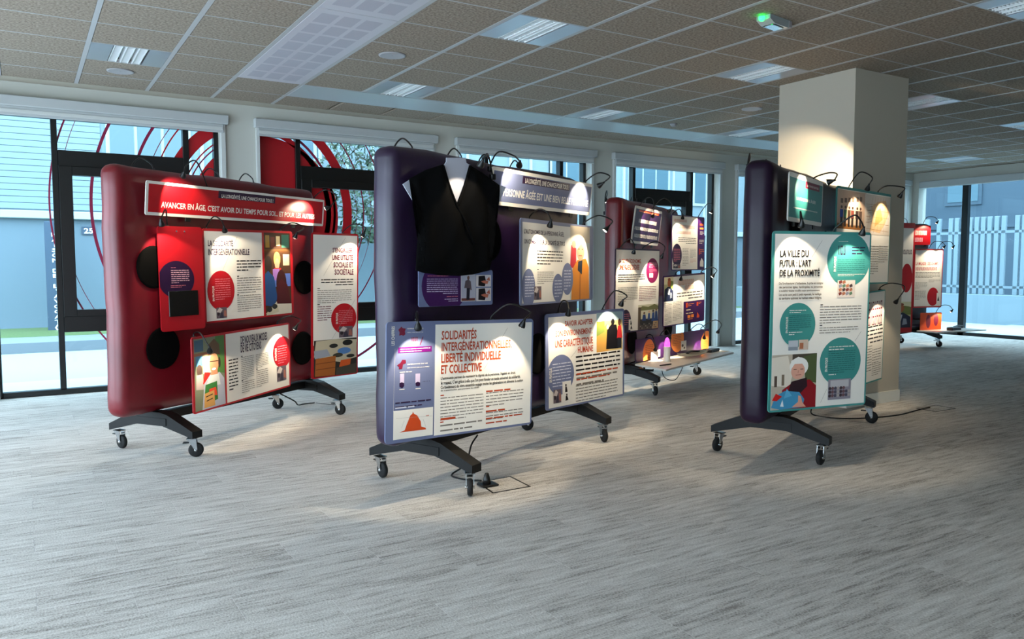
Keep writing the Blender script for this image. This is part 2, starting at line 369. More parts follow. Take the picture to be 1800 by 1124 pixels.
# ------------------------------------------------------------------ outdoors
def S(name, b6, m, label, cat, bev=0):
    return tag(boxo(name, b6, m, None, bev, 1), label, cat, kind='structure')
S('pavement_outside', (-30, YG+.13, -.2, 40, 11.2, -.08), 'pavement', 'pale paving strip outside the windows', 'pavement')
S('road', (-30, 11.2, -.22, 40, 15.2, -.12), 'road', 'pale blue-grey road outside the windows', 'road')
S('kerb', (-30, 15.2, -.2, 40, 16.4, .05), 'stone_kerb', 'dark stone kerb across the road', 'kerb')
S('verge', (-30, 16.4, -.2, 40, 19.5, .0), 'grass', 'grass verge below the building across the road', 'grass')
bld = thing('office_building', 'pale building across the road with ribbed siding above a white ledge', 'building', (0, 19.6, 0))
boxo('lower_wall', (-22, 0, -.2, 23, .3, 2.30), 'facade_grey', bld); boxo('upper_wall', (-22, .1, 2.3, 23, .4, 7.4), 'facade_pale', bld)
boxo('ledge', (-22, -.14, 2.30, 23, .1, 2.46), 'ledge', bld, .01, 1)
for k in range(36): boxo('siding_board', (-9, .06, 2.5+k*.13, 1.55, .1, 2.5+k*.13+.124), 'facade_pale', bld, .008, 1)
for k, x in enumerate((1.65, 4.6, 8.2, 13.4, 16.4, 19.2)):
    f = boxo('building_window', (x, .04, 3.3, x+1.75, .1, 5.3), 'ledge', bld)
    for q in range(3): boxo('pane', (.08+x+q*.55, .02, 3.4, x+.08+q*.55+.48, .05, 5.2), 'facade_glass', f)
for k in range(27): boxo('pilaster', (3.6+k*.7, .05, 2.46, 3.68+k*.7, .1, 7.2), 'ledge', bld)
pl = thing('number_plate', 'small blue house number plate 25 on the building across the road', 'sign', (1.12, 19.58, 1.98))
boxo('plate', (0, -.015, 0, .26, 0, .17), 'sign_blue', pl); TEXT_JOBS.append(('25', 'sign_white', pl, (.04, -.017, .03), .18, .11))
tot = thing('sign_totem', "blue totem sign reading MAISON DE L'AVOCAT outside the windows", 'sign', (.40, 18.6, 0))
boxo('slab', (0, 0, -.1, .36, .12, 2.2), 'sign_blue', tot, .01, 1)
for k, ch in enumerate("MAISON DE L'AVOCAT"):
    if ch != ' ': TEXT_JOBS.append((ch, 'sign_white', tot, (.12, -.004, 1.90-k*.104), .12, .075))
bm = BM()
for q in (0, .07):
    for s_ in (1, -1): prism(bm, [(.12+q, .05), (.15+q, .05), (.20+q, .05+.075*s_), (.17+q, .05+.075*s_)], -.006, -.002)
obj('arrow_mark', bm, 'sign_white', tot)
# tree seen through the second window
def tree(x, y, hh, rr, label):
    t = thing('street_tree', label, 'tree', (x, y, 0)); tube_ = BM(); tube(tube_, [(0, 0, -.15), (.05, .02, 1.2), (-.02, .05, hh*.75)], .11, 8, .05)
    for k in range(7):
        a = k*2.4; tube(tube_, [(0, .03, hh*(.38+.05*k)), (.5*math.cos(a), .5*math.sin(a), hh*(.5+.05*k)), (rr*.9*math.cos(a), rr*.9*math.sin(a), hh*(.55+.06*k))], .03, 5, .01)
    obj('trunk', tube_, 'bark', t, True); bm = BM(); R_ = random.Random(int(x*10))
    for k in range(2600):
        a = R_.uniform(0, 2*PI); q = R_.random()**.5; zz = R_.uniform(-1, 1); rad = rr*q*math.sqrt(1-zz*zz*.8)
        p = Vector((rad*math.cos(a), rad*math.sin(a), hh*.72+zz*hh*.32)); s_ = R_.uniform(.05, .11)
        u_ = Vector((R_.uniform(-1, 1), R_.uniform(-1, 1), R_.uniform(-1, 1))).normalized(); v_ = u_.orthogonal().normalized()
        bm.faces.new([bm.verts.new(p+u_*s_), bm.verts.new(p+v_*s_*.5), bm.verts.new(p-u_*s_), bm.verts.new(p-v_*s_*.5)])
    tag(obj('foliage', bm, 'leaf', t), kind='stuff')
tree(7.4, 17.6, 4.6, 1.7, 'dark leafy street tree seen through the red ringed window')
# beyond the right wall: low wall, slatted fence, dark building
S('yard', (XR+.26, -25, -.2, 60, YG+.13, -.06), 'pavement', 'pale paved yard beyond the side glazing', 'yard')
lw = tag(boxo('low_wall', (19.4, -10, -.1, 19.7, 18, .62), 'fence_white', None, .01, 1), 'low pale wall under the slatted fence outside', 'wall')
fe = thing('slatted_fence', 'white slatted fence of tall vertical posts on the low wall outside', 'fence', (19.55, 0, .62))
boxo('rail', (-.02, -6, .15, .03, 17.5, .21), 'fence_white', fe); boxo('rail', (-.02, -6, 1.45, .03, 17.5, 1.51), 'fence_white', fe)
R_ = random.Random(3); y = -6.0; smesh = box(BM(), -.02, 0, 0, .05, .10, 1.85, .006, 1); sme = bpy.data.meshes.new('slat'); smesh.to_mesh(sme); smesh.free(); sme.materials.append(MATS['fence_white'])
while y < 17.4:
    obj('slat', sme, None, fe, loc=(0, y, 0)); y += R_.choice((.15, .15, .16, .3))
dk = thing('far_house', 'dark blue-grey house behind the slatted fence', 'building', (24, 0, 0))
boxo('wall', (0, -12, -.2, 1, 19, 8), 'dark_facade', dk); boxo('band', (-.06, -12, 2.4, 0, 19, 2.9), 'dark_facade', dk)
for y in (6.5, 9.6, 12.7, 15.4): f = boxo('house_window', (-.05, y, 3.1, 0, y+1.1, 4.6), 'dark_facade', dk); boxo('pane', (-.07, y+.1, 3.2, -.05, y+1.0, 4.5), 'facade_glass', f)
# ------------------------------------------------------------------ padded exhibition stands

def make_caster(par, x, y, swivel):
    c_ = thing('caster', None, None); c_.parent = par; c_.location = (x, y, 0); c_.rotation_euler = (0, 0, swivel)
    bm = BM(); box(bm, -.035, -.03, .126, .035, .03, .134, .002, 1)
    for s_ in (-1, 1): prism(bm, [(-.03, .128), (.03, .128), (.012, .105), (-.022, .044), (-.034, .046), (-.036, .06)], s_*.020, s_*.024)
    obj('fork', bm, 'chrome', c_)
    obj('wheel', lathe(BM(), [(.006, -.016), (.040, -.016), (.050, -.009), (.050, .009), (.040, .016), (.006, .016)], 24, 'y', (-.025, 0, .05)), 'black_rubber', c_, True)
    obj('axle', lathe(BM(), [(.009, -.028), (.009, .028)], 10, 'y', (-.025, 0, .05)), 'chrome', c_, True)
    boxo('brake_pedal', (.018, -.018, .098, .060, .018, .106), 'black_plastic', c_, .003, 1)
    return c_
def make_foot(par, s, W):
    f = obj('foot_beam', prism(BM(), [(-W-.05, .137), (-W-.05, .185), (-.17, .285), (-.10, .30), (.10, .30), (.17, .285), (W+.05, .185), (W+.05, .137), (.12, .205), (-.12, .205)], -.045, .045), 'black_steel', par)
    f.rotation_euler = (0, 0, PI/2); f.location = (s, 0, 0)
    boxo('gusset', (-.16, -.05, .21, .16, .05, .26), 'black_steel', f)
def puffy(L, T, z0, z1, r=.075, seed=0):
    """upholstered slab: rounded box, faces slightly crowned, edges a little wavy"""
    bm = BM(); box(bm, -L, -T, z0, L, T, z1); bmesh.ops.subdivide_edges(bm, edges=[e for e in bm.edges if abs(e.verts[0].co.y-e.verts[1].co.y) < 1e-6], cuts=11, use_grid_fill=True)
    eds = [e for e in bm.edges if len(e.link_faces) == 2 and e.link_faces[0].normal.dot(e.link_faces[1].normal) < .5]
    bmesh.ops.bevel(bm, geom=eds, offset=r, segments=5, profile=.5, affect='EDGES')
    R_ = random.Random(seed); ph = [R_.uniform(0, 6) for _ in range(6)]
    for v in bm.verts:
        x, y, z = v.co; u = x/L; w = (z-(z0+z1)/2)/((z1-z0)/2)
        v.co.y += (1 if y > 0 else -1)*.016*(1-u*u)*(1-w*w)
        if abs(w) > .9: v.co.z += .006*math.sin(5*x+ph[0])*(1 if w > 0 else -.4) + .003*math.sin(13*x+ph[1])
        if abs(u) > .93: v.co.x += .005*math.sin(6*z+ph[2]) + .003*math.sin(17*z+ph[3])
    return bm
ST = dict(red=(1.449, 6.569, .612, .086, 1.055, 1.69, .348, -.125), purple=(2.777, 4.656, .429, .091, 1.064, 1.67, .352, -.117),
          teal=(5.118, 4.03, .428, .093, 1.063, 1.673, .352, -.20), back=(5.983, 6.816, .548, .095, 1.06, 1.68, .346, -.12), far=(11.763, 7.693, -.0873, .095, 1.06, 1.68, .35, -.12))
SL = dict(red=('red_leatherette', 'large red padded display stand on black feet with casters, nearest the ringed window'), purple=('purple_leatherette', 'dark purple padded display stand carrying a black blouse'),
          teal=('plum_leatherette', 'very dark plum padded display stand with teal edged posters'), back=('red_leatherette', 'red padded display stand with a low white shelf, behind the purple stand'), far=('plum_leatherette', 'dark padded display stand half hidden behind the white column'))
PORTS = dict(red=[(-.90, 1.316), (-.84, .75), (.73, 1.22), (.69, .60)], purple=[(-.3, 1.5), (.25, 1.35), (.3, .7)], teal=[(-.7, 1.5), (.2, 1.45), (.3, .8)], back=[(-.72, 1.70), (-.85, .56), (.7, 1.72), (.5, .6)], far=[(.2, 1.5), (.3, .8)])
for k, (cx, cy, a, T, L_, D, W, off) in ST.items():
    t = thing('display_stand', SL[k][1], 'display stand', (cx, cy, 0), a)
    b_ = obj('padded_body', puffy(L_, T, .30, 2.0, .07, len(k)), SL[k][0], t, True); b_.location.x = off
    for s_ in (-1, 1):
        make_foot(t, s_*D/2, W)
        for q in (-1, 1): make_caster(t, s_*D/2, q*W, {('red', -1, 1): 2.2, ('teal', -1, 1): -.2, ('teal', -1, -1): -.3, ('purple', 1, 1): .9, ('purple', -1, -1): 1.3}.get((k, s_, -q), PI/2 + .5*s_ + .4*q))
    boxo('bottom_rail', (-D/2, -.03, .225, D/2, .03, .285), 'black_steel', t)
    for (s_, z) in PORTS[k]:
        p = obj('round_socket', lathe(BM(), [(.02, 0), (.115, 0), (.118, .012), (.105, .03), (.09, .022), (.05, .04), (.01, .045)], 28, 'y'), 'socket_black', t, True); p.location = (s_, -T-.012, z); p.scale = (1.25, -.3, 1.25)
# ---- poster layouts in poster space (millimetres), lamp arms in poster space (metres)
POSTERS = {
 'R_banner': dict(st='red', c=[1.5061, 6.3964, 1.7867], az=0.581, tilt=0.0956, roll=0.002, w=1.8725, h=0.2317, el=[
  ('r', 'red', -917, -95, 917, 96),
  ('r', 'plum', -297, 43, 311, 98),
  ('t', 'white', 'LA LONGÉVITÉ, UNE CHANCE POUR TOUS !', -265, 48, 289, 75),
  ('t', 'white', "AVANCER EN ÂGE, C'EST AVOIR DU TEMPS POUR SOI... ET POUR LES AUTRES", -810, -58, 814, -19),
 ]),
 'R_screen': dict(st='red', c=[0.9611, 6.0274, 1.2353], az=0.5149, tilt=-0.0064, roll=0.0083, w=0.3704, h=0.7338, el=[
  ('e', 'plum', -47, -6, 148, 131),
  ('r', 'screen', -121, -266, 126, -87),
  ('b', 'rose', -90, 69, -3, 81, 1, 0),
  ('b', 'pink', -91, -38, 59, 63, 7, 0),
  ('b', 'rose', -97, -67, 26, -45, 2, 0),
  ('e', 'white', -34, 333, 6, 5),
  ('e', 'white', 32, 333, 6, 5),
 ]),
 'R_solid': dict(st='red', c=[1.5399, 6.4374, 1.256], az=0.5943, tilt=0.0058, roll=0.0146, w=0.9858, h=0.7006, el=[
  ('r', 'white', -480, -337, 125, 331),
  ('ph', 'family', 149, -337, 463, 333),
  ('t', 'plum', 'LA SOLIDARITÉ', -446, 221, -195, 263),
  ('t', 'plum', 'INTERGÉNÉRATIONNELLE', -447, 155, -21, 200),
  ('l', 'grey', -147, 294, -304, 44, 2),
  ('b', 'black', -160, 21, 105, 117, 4, 0, 1),
  ('r', 'black', -160, -14, -140, -7),
  ('b', 'dark', -163, -150, 104, -19, 7, 0),
  ('r', 'black', -166, -157, -146, -150),
  ('b', 'dark', -166, -293, 99, -156, 8, 0),
  ('e', 'red', -330, -113, 138, 150),
  ('b', 'rose', -389, -189, -235, -21, 10, 0),
  ('t', 'white', 'EN PRATIQUE', -418, -188, -400, -76, 90),
  ('ph', 'mosaic', -385, -321, -279, -240),
 ]),
 'R_modes': dict(st='red', c=[1.4468, 6.2913, 0.562], az=0.7414, tilt=0.0075, roll=0.0127, w=1.2583, h=0.5446, el=[
  ('r', 'white', -247, -259, 608, 258),
  ('ph', 'grocer', -608, -259, -266, 256),
  ('t', 'plum', 'DE NOUVEAUX MODES', -66, 164, 289, 224),
  ('t', 'plum', 'DE VIE CITOYENS', -67, 100, 205, 158),
  ('b', 'black', -219, -180, -105, 67, 10, 0, 1),
  ('r', 'black', -64, 65, -45, 72),
  ('b', 'dark', -65, -123, 99, 64, 13, 0),
  ('r', 'black', -64, -125, -45, -117),
  ('b', 'dark', -62, -223, 106, -128, 6, 0),
  ('b', 'dark', 129, -54, 302, 61, 9, 0),
  ('r', 'black', 130, -62, 147, -54),
  ('b', 'dark', 129, -210, 294, -66, 9, 0),
  ('e', 'red', 511, 36, 141, 131),
  ('b', 'rose', 438, -65, 576, 93, 8, 0),
  ('t', 'white', 'EN PRATIQUE', 396, -25, 422, 79, 90),
  ('ph', 'mosaic', 421, -204, 560, -80),
 ]),
 'R_engager': dict(st='red', c=[2.4003, 6.9636, 0.9642], az=0.2993, tilt=0.0273, roll=-0.0013, w=0.5117, h=1.3032, el=[
  ('r', 'white', -237, -351, 242, 633),
  ('ph', 'crates', -231, -639, 240, -308),
  ('t', 'maroon', "S'ENGAGER", -33, 480, 188, 520),
  ('t', 'maroon', 'UNE UTILITÉ', -36, 412, 193, 456),
  ('t', 'maroon', 'SOCIALE ET', -21, 345, 197, 391),
  ('t', 'maroon', 'SOCIÉTALE', -10, 279, 200, 327),
  ('l', 'grey', 110, 615, -129, 270, 2),
  ('b', 'black', -154, 173, 198, 243, 3, 1, 1),
  ('r', 'black', -194, 153, -168, 160),
  ('b', 'dark', -194, 16, 178, 145, 7, 0),
  ('r', 'black', -194, 10, -169, 17),
  ('b', 'maroon', -194, -140, -42, 0, 7, 0),
  ('e', 'red', 94, -123, 141, 139),
  ('b', 'rose', 38, -178, 194, -46, 8, 0),
  ('t', 'white', 'EN PRATIQUE', 5, -169, 28, -69, 90),
  ('ph', 'mosaic', 40, -297, 192, -196),
  ('l', 'grey', 219, 46, -35, -302, 2),
 ]),
 'P_banner': dict(st='purple', c=[3.131, 4.6416, 1.8322], az=0.4106, tilt=0.1125, roll=-0.0056, w=1.2911, h=0.2385, el=[
  ('r', 'slate', -626, -95, 633, 96),
  ('r', 'plum', -301, 41, 312, 91),
  ('t', 'white', 'LA LONGÉVITÉ, UNE CHANCE POUR TOUS !', -269, 48, 302, 80),
  ('t', 'white', 'LA PERSONNE ÂGÉE EST UNE BIEN BELLE PERSONNE', -578, -55, 603, -8),
 ]),
 'P_auto': dict(st='purple', c=[3.2758, 4.674, 1.3478], az=0.5069, tilt=-0.001, roll=-0.0064, w=1.1788, h=0.5737, el=[
  ('r', 'white', -562, -274, 523, 262),
  ('ph', 'coat', 171, -274, 522, 274),
  ('t', 'plum', "L'AUTONOMIE DE LA PERSONNE ÂGÉE,", -540, 188, 62, 216),
  ('t', 'plum', 'UN COMBAT POUR LA DIGNITÉ DE TOUS', -539, 122, 78, 151),
  ('b', 'black', -353, -24, 49, 84, 5, 0, 1),
  ('r', 'black', -352, -52, -330, -47),
  ('b', 'dark', -351, -154, -103, -63, 7, 0),
  ('e', 'slate', -476, -176, 95, 132),
  ('e', 'slate', 126, -118, 97, 117),
  ('e', 'slate', -31, -181, 89, 101),
  ('b', 'white2', -528, -239, -401, -92, 8, 0),
  ('b', 'white2', 68, -206, 185, -51, 7, 0),
  ('b', 'white2', -86, -255, 31, -122, 6, 0),
  ('ph', 'mosaic', -397, -255, -291, -164),
 ]),
 'P_solid': dict(st='purple', c=[2.1774, 4.0702, 0.6761], az=0.1715, tilt=-0.0035, roll=-0.0295, w=1.08, h=0.6671, el=[
  ('r', 'white', -217, -321, 527, 313),
  ('t', 'orange', 'SOLIDARITÉS', -174, 226, 81, 276),
  ('t', 'orange', 'INTERGÉNÉRATIONNELLES,', -173, 161, 359, 209),
  ('t', 'orange', 'LIBERTÉ INDIVIDUELLE', -174, 95, 274, 145),
  ('t', 'orange', 'ET COLLECTIVE', -174, 31, 125, 80),
  ('l', 'grey', 325, 282, 147, 41, 2),
  ('t', 'black', "L'autonomie permet de maintenir la dignité de la personne, l'égalité en droit,", -175, -3, 396, 12),
  ('t', 'black', "le respect. C'est grâce à elle que l'on peut fonder un socle universel de solidarité.", -174, -31, 436, -13),
  ('t', 'black', 'Ce fondement du vivre ensemble engage toutes les générations et alimente la notion', -175, -56, 458, -39),
  ('t', 'black', 'de transmission que portent les aînés.', -175, -70, 111, -62),
  ('r', 'orange', -175, -98, -150, -91),
  ('b', 'dark', -174, -248, 144, -104, 8, 0),
  ('b', 'orange', -172, -262, 140, -216, 1, 0),
  ('r', 'orange', -174, -252, -150, -245),
  ('b', 'dark', -173, -318, 136, -259, 2, 0),
  ('b', 'orange', 163, -119, 452, -86, 1, 0),
  ('b', 'dark', 163, -196, 465, -101, 5, 0),
  ('r', 'orange', 165, -192, 190, -185),
  ('b', 'orange', 164, -241, 419, -206, 1, 0),
  ('b', 'dark', 164, -280, 466, -221, 3, 0),
  ('b', 'orange', 165, -308, 458, -252, 2, 0),
  ('t', 'white', 'LES CHIFFRES', -509, 310, -490, 206, 90),
  ('l', 'white', -485, 188, -491, -158, 1),
  ('p', 'maroon', [(-466, 290), (-445, 307), (-437, 298), (-417, 295), (-424, 279), (-419, 265), (-433, 255), (-443, 261), (-460, 257), (-457, 276)]),
  ('t', 'white', 'ESPÉRANCE DE VIE', -407, 292, -301, 297),
  ('t', 'white', 'EN FRANCE', -406, 272, -301, 275),
  ('g', 'maroon', -381, 224, -335, 247, 4),
  ('l', 'maroon', -301, 248, -321, 202, 5),
  ('r', 'purple', -465, 162, -241, 193),
  ('b', 'white', -451, 161, -252, 187, 2, 0),
  ('p', 'maroon', [(-438, 124), (-415, 123), (-413, 105), (-432, 99), (-437, 75), (-458, 73), (-459, 87), (-471, 96), (-450, 107)]),
  ('t', 'white', 'ESPÉRANCE DE VIE', -404, 94, -268, 100),
  ('t', 'white', 'EN PAYS DE LA LOIRE', -404, 75, -257, 80),
  ('b', 'white', -453, 45, -326, 62, 1, 0),
  ('r', 'lilac', -451, -10, -424, 48),
  ('r', 'lilac', -349, -10, -318, 42),
  ('p', 'plum', [(-454, -4), (-440, 1), (-424, -5), (-423, -22), (-437, -31), (-453, -23)]),
  ('p', 'plum', [(-347, -8), (-333, -3), (-318, -9), (-317, -24), (-331, -30), (-346, -24)]),
  ('t', 'plum', '51 %', -407, -10, -377, -11),
  ('t', 'plum', 'DE 27 %', -299, -6, -249, -3),
  ('t', 'plum', 'À 30 %', -298, -24, -260, -24),
  ('b', 'white', -454, -48, -380, -34, 1, 0),
  ('b', 'white', -348, -53, -270, -36, 1, 0),
  ('b', 'plum', -480, -150, -230, -104, 2, 0),
  ('b', 'white2', -480, -157, -321, -131, 1, 0),
  ('r', 'white', -491, -314, -226, -154),
  ('p', 'vermilion', [(-450, -276), (-416, -267), (-404, -237), (-392, -213), (-381, -189), (-367, -180), (-363, -168), (-356, -181), (-333, -193), (-320, -213), (-309, -229), (-306, -258), (-276, -268), (-272, -278)]),
  ('l', 'grey', -473, -196, -233, -205, 1),
  ('l', 'grey', -437, -254, -420, -214, 1),
  ('l', 'grey', -294, -216, -274, -265, 1),
  ('l', 'vermilion', -275, -200, -255, -200, 3),
 ]),
 'P_savoir': dict(st='purple', c=[3.6001, 4.775, 0.636], az=0.2363, tilt=-0.0068, roll=0.0062, w=0.9269, h=0.6969, el=[
  ('r', 'white', -433, -335, 443, 323),
  ('ph', 'walk', 114, 25, 439, 328),
  ('t', 'orange', 'SAVOIR ADAPTER', -254, 250, 68, 288),
  ('t', 'orange', 'SON ENVIRONNEMENT,', -358, 179, 62, 220),
  ('t', 'orange', 'UNE CARACTÉRISTIQUE', -363, 101, 68, 152),
  ('t', 'orange', 'HUMAINE', -109, 42, 70, 87),
  ('l', 'grey', -40, 125, -186, 15, 2),
  ('b', 'black', -131, -142, 407, 24, 5, 0, 1),
  ('b', 'orange', -125, -186, 379, -104, 2, 0),
  ('b', 'dark', -126, -226, 367, -134, 2, 0),
  ('b', 'dark', -132, -335, 376, -198, 6, 0),
  ('e', 'slate', -301, -102, 148, 147),
  ('b', 'white2', -391, -196, -188, -12, 8, 0),
  ('t', 'white', 'EN PRATIQUE', -427, -44, -400, -147, 90),
  ('ph', 'icons', -284, -313, -188, -157),
  ('ph', 'mosaic', -383, -305, -298, -206),
 ]),
 'P_shirt': dict(st='purple', c=[2.1848, 4.1711, 1.1961], az=0.263, tilt=-0.0036, roll=-0.0112, w=0.5921, h=0.2118, el=[
  ('e', 'plum2', -100, 11, 176, 155),
  ('b', 'rose', -231, 64, 1, 74, 1, 0),
  ('b', 'lilac', -237, -39, 3, 57, 8, 1),
  ('b', 'rose', -189, -57, 3, -46, 1, 1),
  ('b', 'lilac', -102, -84, 3, -61, 2, 1),
  ('r', 'paper', 27, -81, 148, 78),
  ('ph', 'standing', 31, -78, 145, 75),
  ('r', 'paper', 154, 6, 278, 77),
  ('ph', 'hands', 160, 8, 271, 73),
  ('r', 'paper', 154, -82, 279, -2),
  ('ph', 'hands', 160, -78, 272, -4),
 ]),
 'B_banner': dict(st='back', c=[5.6018, 6.3956, 1.7313], az=0.5245, tilt=0.123, roll=-0.0146, w=0.8699, h=0.3782, el=[
  ('r', 'plum', -408, -163, 422, 162),
  ('r', 'vermilion', -318, 135, 326, 154),
  ('g', 'cream', -280, 138, 295, 142, 22),
  ('r', 'magenta', -377, 64, 316, 65),
  ('g', 'white', -286, 27, 298, 64, 16),
  ('g', 'white', -382, -49, 388, -16, 18),
  ('g', 'paper', -365, -125, 380, -90, 18),
 ]),
 'B_silver': dict(st='back', c=[5.1872, 6.0506, 1.0773], az=0.3278, tilt=0.0085, roll=-0.003, w=0.855, h=0.8206, el=[
  ('r', 'white', -414, -397, 414, 397),
  ('ph', 'park', 10, -397, 414, -146),
  ('t', 'orange', 'LA SILVER ÉCONOMIE,', -366, 272, 44, 309),
  ('t', 'orange', 'UNE FILIÈRE DÉDIÉE', -364, 208, 12, 254),
  ('b', 'black', -375, 80, 124, 164, 4, 0, 1),
  ('b', 'dark', -377, -109, -7, 38, 9, 0),
  ('b', 'maroon', 18, -112, 357, 41, 9, 0),
  ('e', 'magenta2', 275, 197, 123, 125),
  ('b', 'pink', 208, 218, 365, 276, 4, 0),
  ('r', 'pink', 212, 124, 290, 170),
  ('b', 'rose', 211, 172, 367, 211, 3, 0),
  ('e', 'plum', -227, -323, 105, 141),
  ('b', 'rose', -262, -342, -152, -220, 6, 0),
  ('ph', 'icons', -169, -386, -66, -282),
 ]),
 'B_emploi': dict(st='back', c=[6.8285, 7.0495, 1.5908], az=0.314, tilt=-0.011, roll=0.0021, w=0.8282, h=0.653, el=[
  ('r', 'white', -398, -314, 232, 314),
  ('r', 'plum2', 228, -314, 401, 314),
  ('g', 'coral', -358, 247, -40, 278, 12),
  ('g', 'coral', -356, 173, 165, 210, 18),
  ('g', 'coral', -349, 106, 59, 138, 14),
  ('b', 'black', -252, -16, 196, 68, 4, 1, 1),
  ('e', 'plum', -285, -146, 117, 134),
  ('b', 'rose', -362, -227, -208, -71, 8, 0),
  ('b', 'dark', -150, -275, -1, -62, 12, 0),
  ('b', 'dark', 40, -180, 191, -66, 7, 0),
  ('b', 'coral', 41, -238, 192, -187, 4, 0),
  ('ph', 'mosaic', -379, -304, -205, -253),
  ('r', 'vermilion', 283, 221, 384, 244),
  ('r', 'orange2', 284, 176, 384, 197),
  ('b', 'white', 289, 104, 393, 149, 3, 0),
  ('b', 'white', 275, -6, 395, 47, 3, 0),
  ('r', 'vermilion', 270, -138, 288, -63),
  ('b', 'orange2', 299, -131, 401, -69, 3, 0),
  ('p', 'paper', [(338, -176), (388, -221), (384, -286), (290, -282), (294, -225)]),
 ]),
 'B_man': dict(st='back', c=[6.5792, 6.8443, 0.9284], az=0.205, tilt=0.025, roll=0.0404, w=0.8404, h=0.5847, el=[
  ('r', 'white', -407, -279, 407, 273),
  ('ph', 'suit', -406, -3, -227, 276),
  ('r', 'plum2', -19, -279, 407, -31),
  ('g', 'coral2', -131, 169, 188, 231, 16),
  ('g', 'coral2', 3, 112, 200, 161, 9),
  ('b', 'black', -154, -15, 372, 87, 3, 1, 1),
  ('b', 'dark', -393, -278, -256, -21, 17, 0),
  ('b', 'dark', -230, -241, -52, -15, 14, 0),
  ('r', 'vermilion', 30, -103, 63, -47),
  ('b', 'orange2', 73, -98, 195, -57, 2, 0),
  ('r', 'vermilion', 249, -98, 284, -51),
  ('b', 'orange2', 294, -84, 351, -54, 2, 0),
  ('b', 'cream', 37, -155, 196, -120, 1, 0),
  ('b', 'cream', 32, -194, 208, -160, 1, 0),
  ('r', 'orange2', 66, -228, 121, -195),
  ('r', 'orange2', 137, -228, 193, -191),
  ('b', 'orange2', 67, -263, 194, -233, 1, 0),
  ('p', 'vermilion', [(264, -173), (310, -216), (305, -241), (254, -240)]),
 ]),
 'B_low': dict(st='back', c=[6.1382, 6.5266, 0.4475], az=0.3311, tilt=0.0109, roll=0.0057, w=1.6977, h=0.2376, el=[
  ('r', 'plum2', -836, -106, 836, 106),
  ('e', 'orange2', -574, -54, 126, 157),
  ('b', 'brown', -647, -106, -487, 47, 8, 0),
  ('e', 'orange2', 58, 50, 154, 143),
  ('b', 'brown', -45, -22, 149, 106, 7, 0),
  ('e', 'orange2', 787, -43, 145, 139),
  ('b', 'brown', 714, -106, 836, 11, 6, 0),
  ('r', 'white', -457, -106, -329, -27),
  ('p', 'black', [(-426, -72), (-406, -53), (-384, -76)]),
  ('r', 'white', 147, -86, 273, 24),
  ('e', 'black', 184, -30, 22, 17),
  ('e', 'black', 227, -59, 20, 12),
 ]),
 'T_banner': dict(st='teal', c=[4.5813, 3.6017, 1.773], az=0.3686, tilt=0.0089, roll=-0.0135, w=0.7419, h=0.3185, el=[
  ('r', 'teal', -358, -132, 358, 128),
  ('r', 'maroon2', -32, 80, 288, 126),
  ('t', 'white', 'UNE CHANCE POUR TOUS !', 1, 94, 266, 108),
  ('t', 'white', 'LA PERSONNE ÂGÉE', -213, -11, 207, 8),
  ('g', 'white', -268, -70, 261, -62, 20),
 ]),
 'T_ville': dict(st='teal', c=[4.3071, 3.2534, 0.9763], az=-0.1784, tilt=0.0098, roll=0.0023, w=0.7897, h=1.1305, el=[
  ('r', 'white', -377, -552, 382, 548),
  ('ph', 'lady', -375, -552, -23, -205),
  ('t', 'black', 'LA VILLE DU', -336, 407, -119, 449),
  ('t', 'black', "FUTUR : L'ART", -338, 347, -97, 388),
  ('t', 'black', 'DE LA PROXIMITÉ', -337, 286, -26, 326),
  ('l', 'grey', -10, 510, -90, 403, 2),
  ('t', 'black', "De l'architecture à l'urbanisme, la prise en compte", -341, 235, 4, 249),
  ('t', 'black', 'des personnes âgées, handicapées, ou personnes', -340, 212, 1, 226),
  ('t', 'black', 'à mobilité réduite modifie notre environnement.', -339, 190, -19, 202),
  ('t', 'black', 'Les accès sont petit à petit repensés, le maillage', -339, 165, -7, 179),
  ('t', 'black', 'du territoire optimisé, les habitats mieux intégrés.', -338, 142, -3, 156),
  ('r', 'black', -9, 99, 11, 105),
  ('b', 'dark', -11, -25, 330, 95, 7, 0),
  ('r', 'black', -9, -32, 11, -26),
  ('b', 'dark', -10, -88, 310, -40, 3, 0),
  ('l', 'grey', 336, -77, 285, -141, 2),
  ('l', 'grey', 64, -444, 18, -526, 2),
  ('e', 'teal', 211, 389, 177, 172),
  ('e', 'teal', -185, -21, 140, 140),
  ('e', 'teal', 170, -268, 170, 156),
  ('b', 'white', 123, 500, 270, 508, 1, 0),
  ('g', 'plum', 121, 419, 185, 478, 3),
  ('b', 'plum', 234, 415, 345, 474, 3, 0, 1),
  ('b', 'teal2', 120, 305, 346, 392, 7, 0),
  ('b', 'white', 124, 280, 347, 298, 2, 0),
  ('t', 'white', 'EN PRATIQUE', 87, 409, 104, 312, 90),
  ('ph', 'blocks', 125, 145, 270, 257),
  ('b', 'white', -253, 50, -123, 76, 2, 0),
  ('b', 'teal2', -255, -56, -80, 46, 8, 0),
  ('b', 'white', -253, -89, -149, -61, 2, 0),
  ('t', 'white', 'EN PRATIQUE', -280, 32, -265, -68, 90),
  ('ph', 'pale1', -254, -180, -179, -117),
  ('ph', 'pale2', -174, -179, -98, -115),
  ('b', 'white', 71, -199, 277, -165, 2, 0),
  ('b', 'teal2', 68, -347, 291, -195, 11, 0),
  ('b', 'white', 74, -364, 210, -343, 1, 0),
  ('t', 'white', 'EN PRATIQUE', 42, -239, 61, -329, 90),
  ('ph', 'meeting', 73, -515, 262, -382),
 ]),
 'T_map': dict(st='teal', c=[6.0493, 4.1647, 1.5631], az=0.205, tilt=0.0017, roll=-0.007, w=1.0801, h=0.7901, el=[
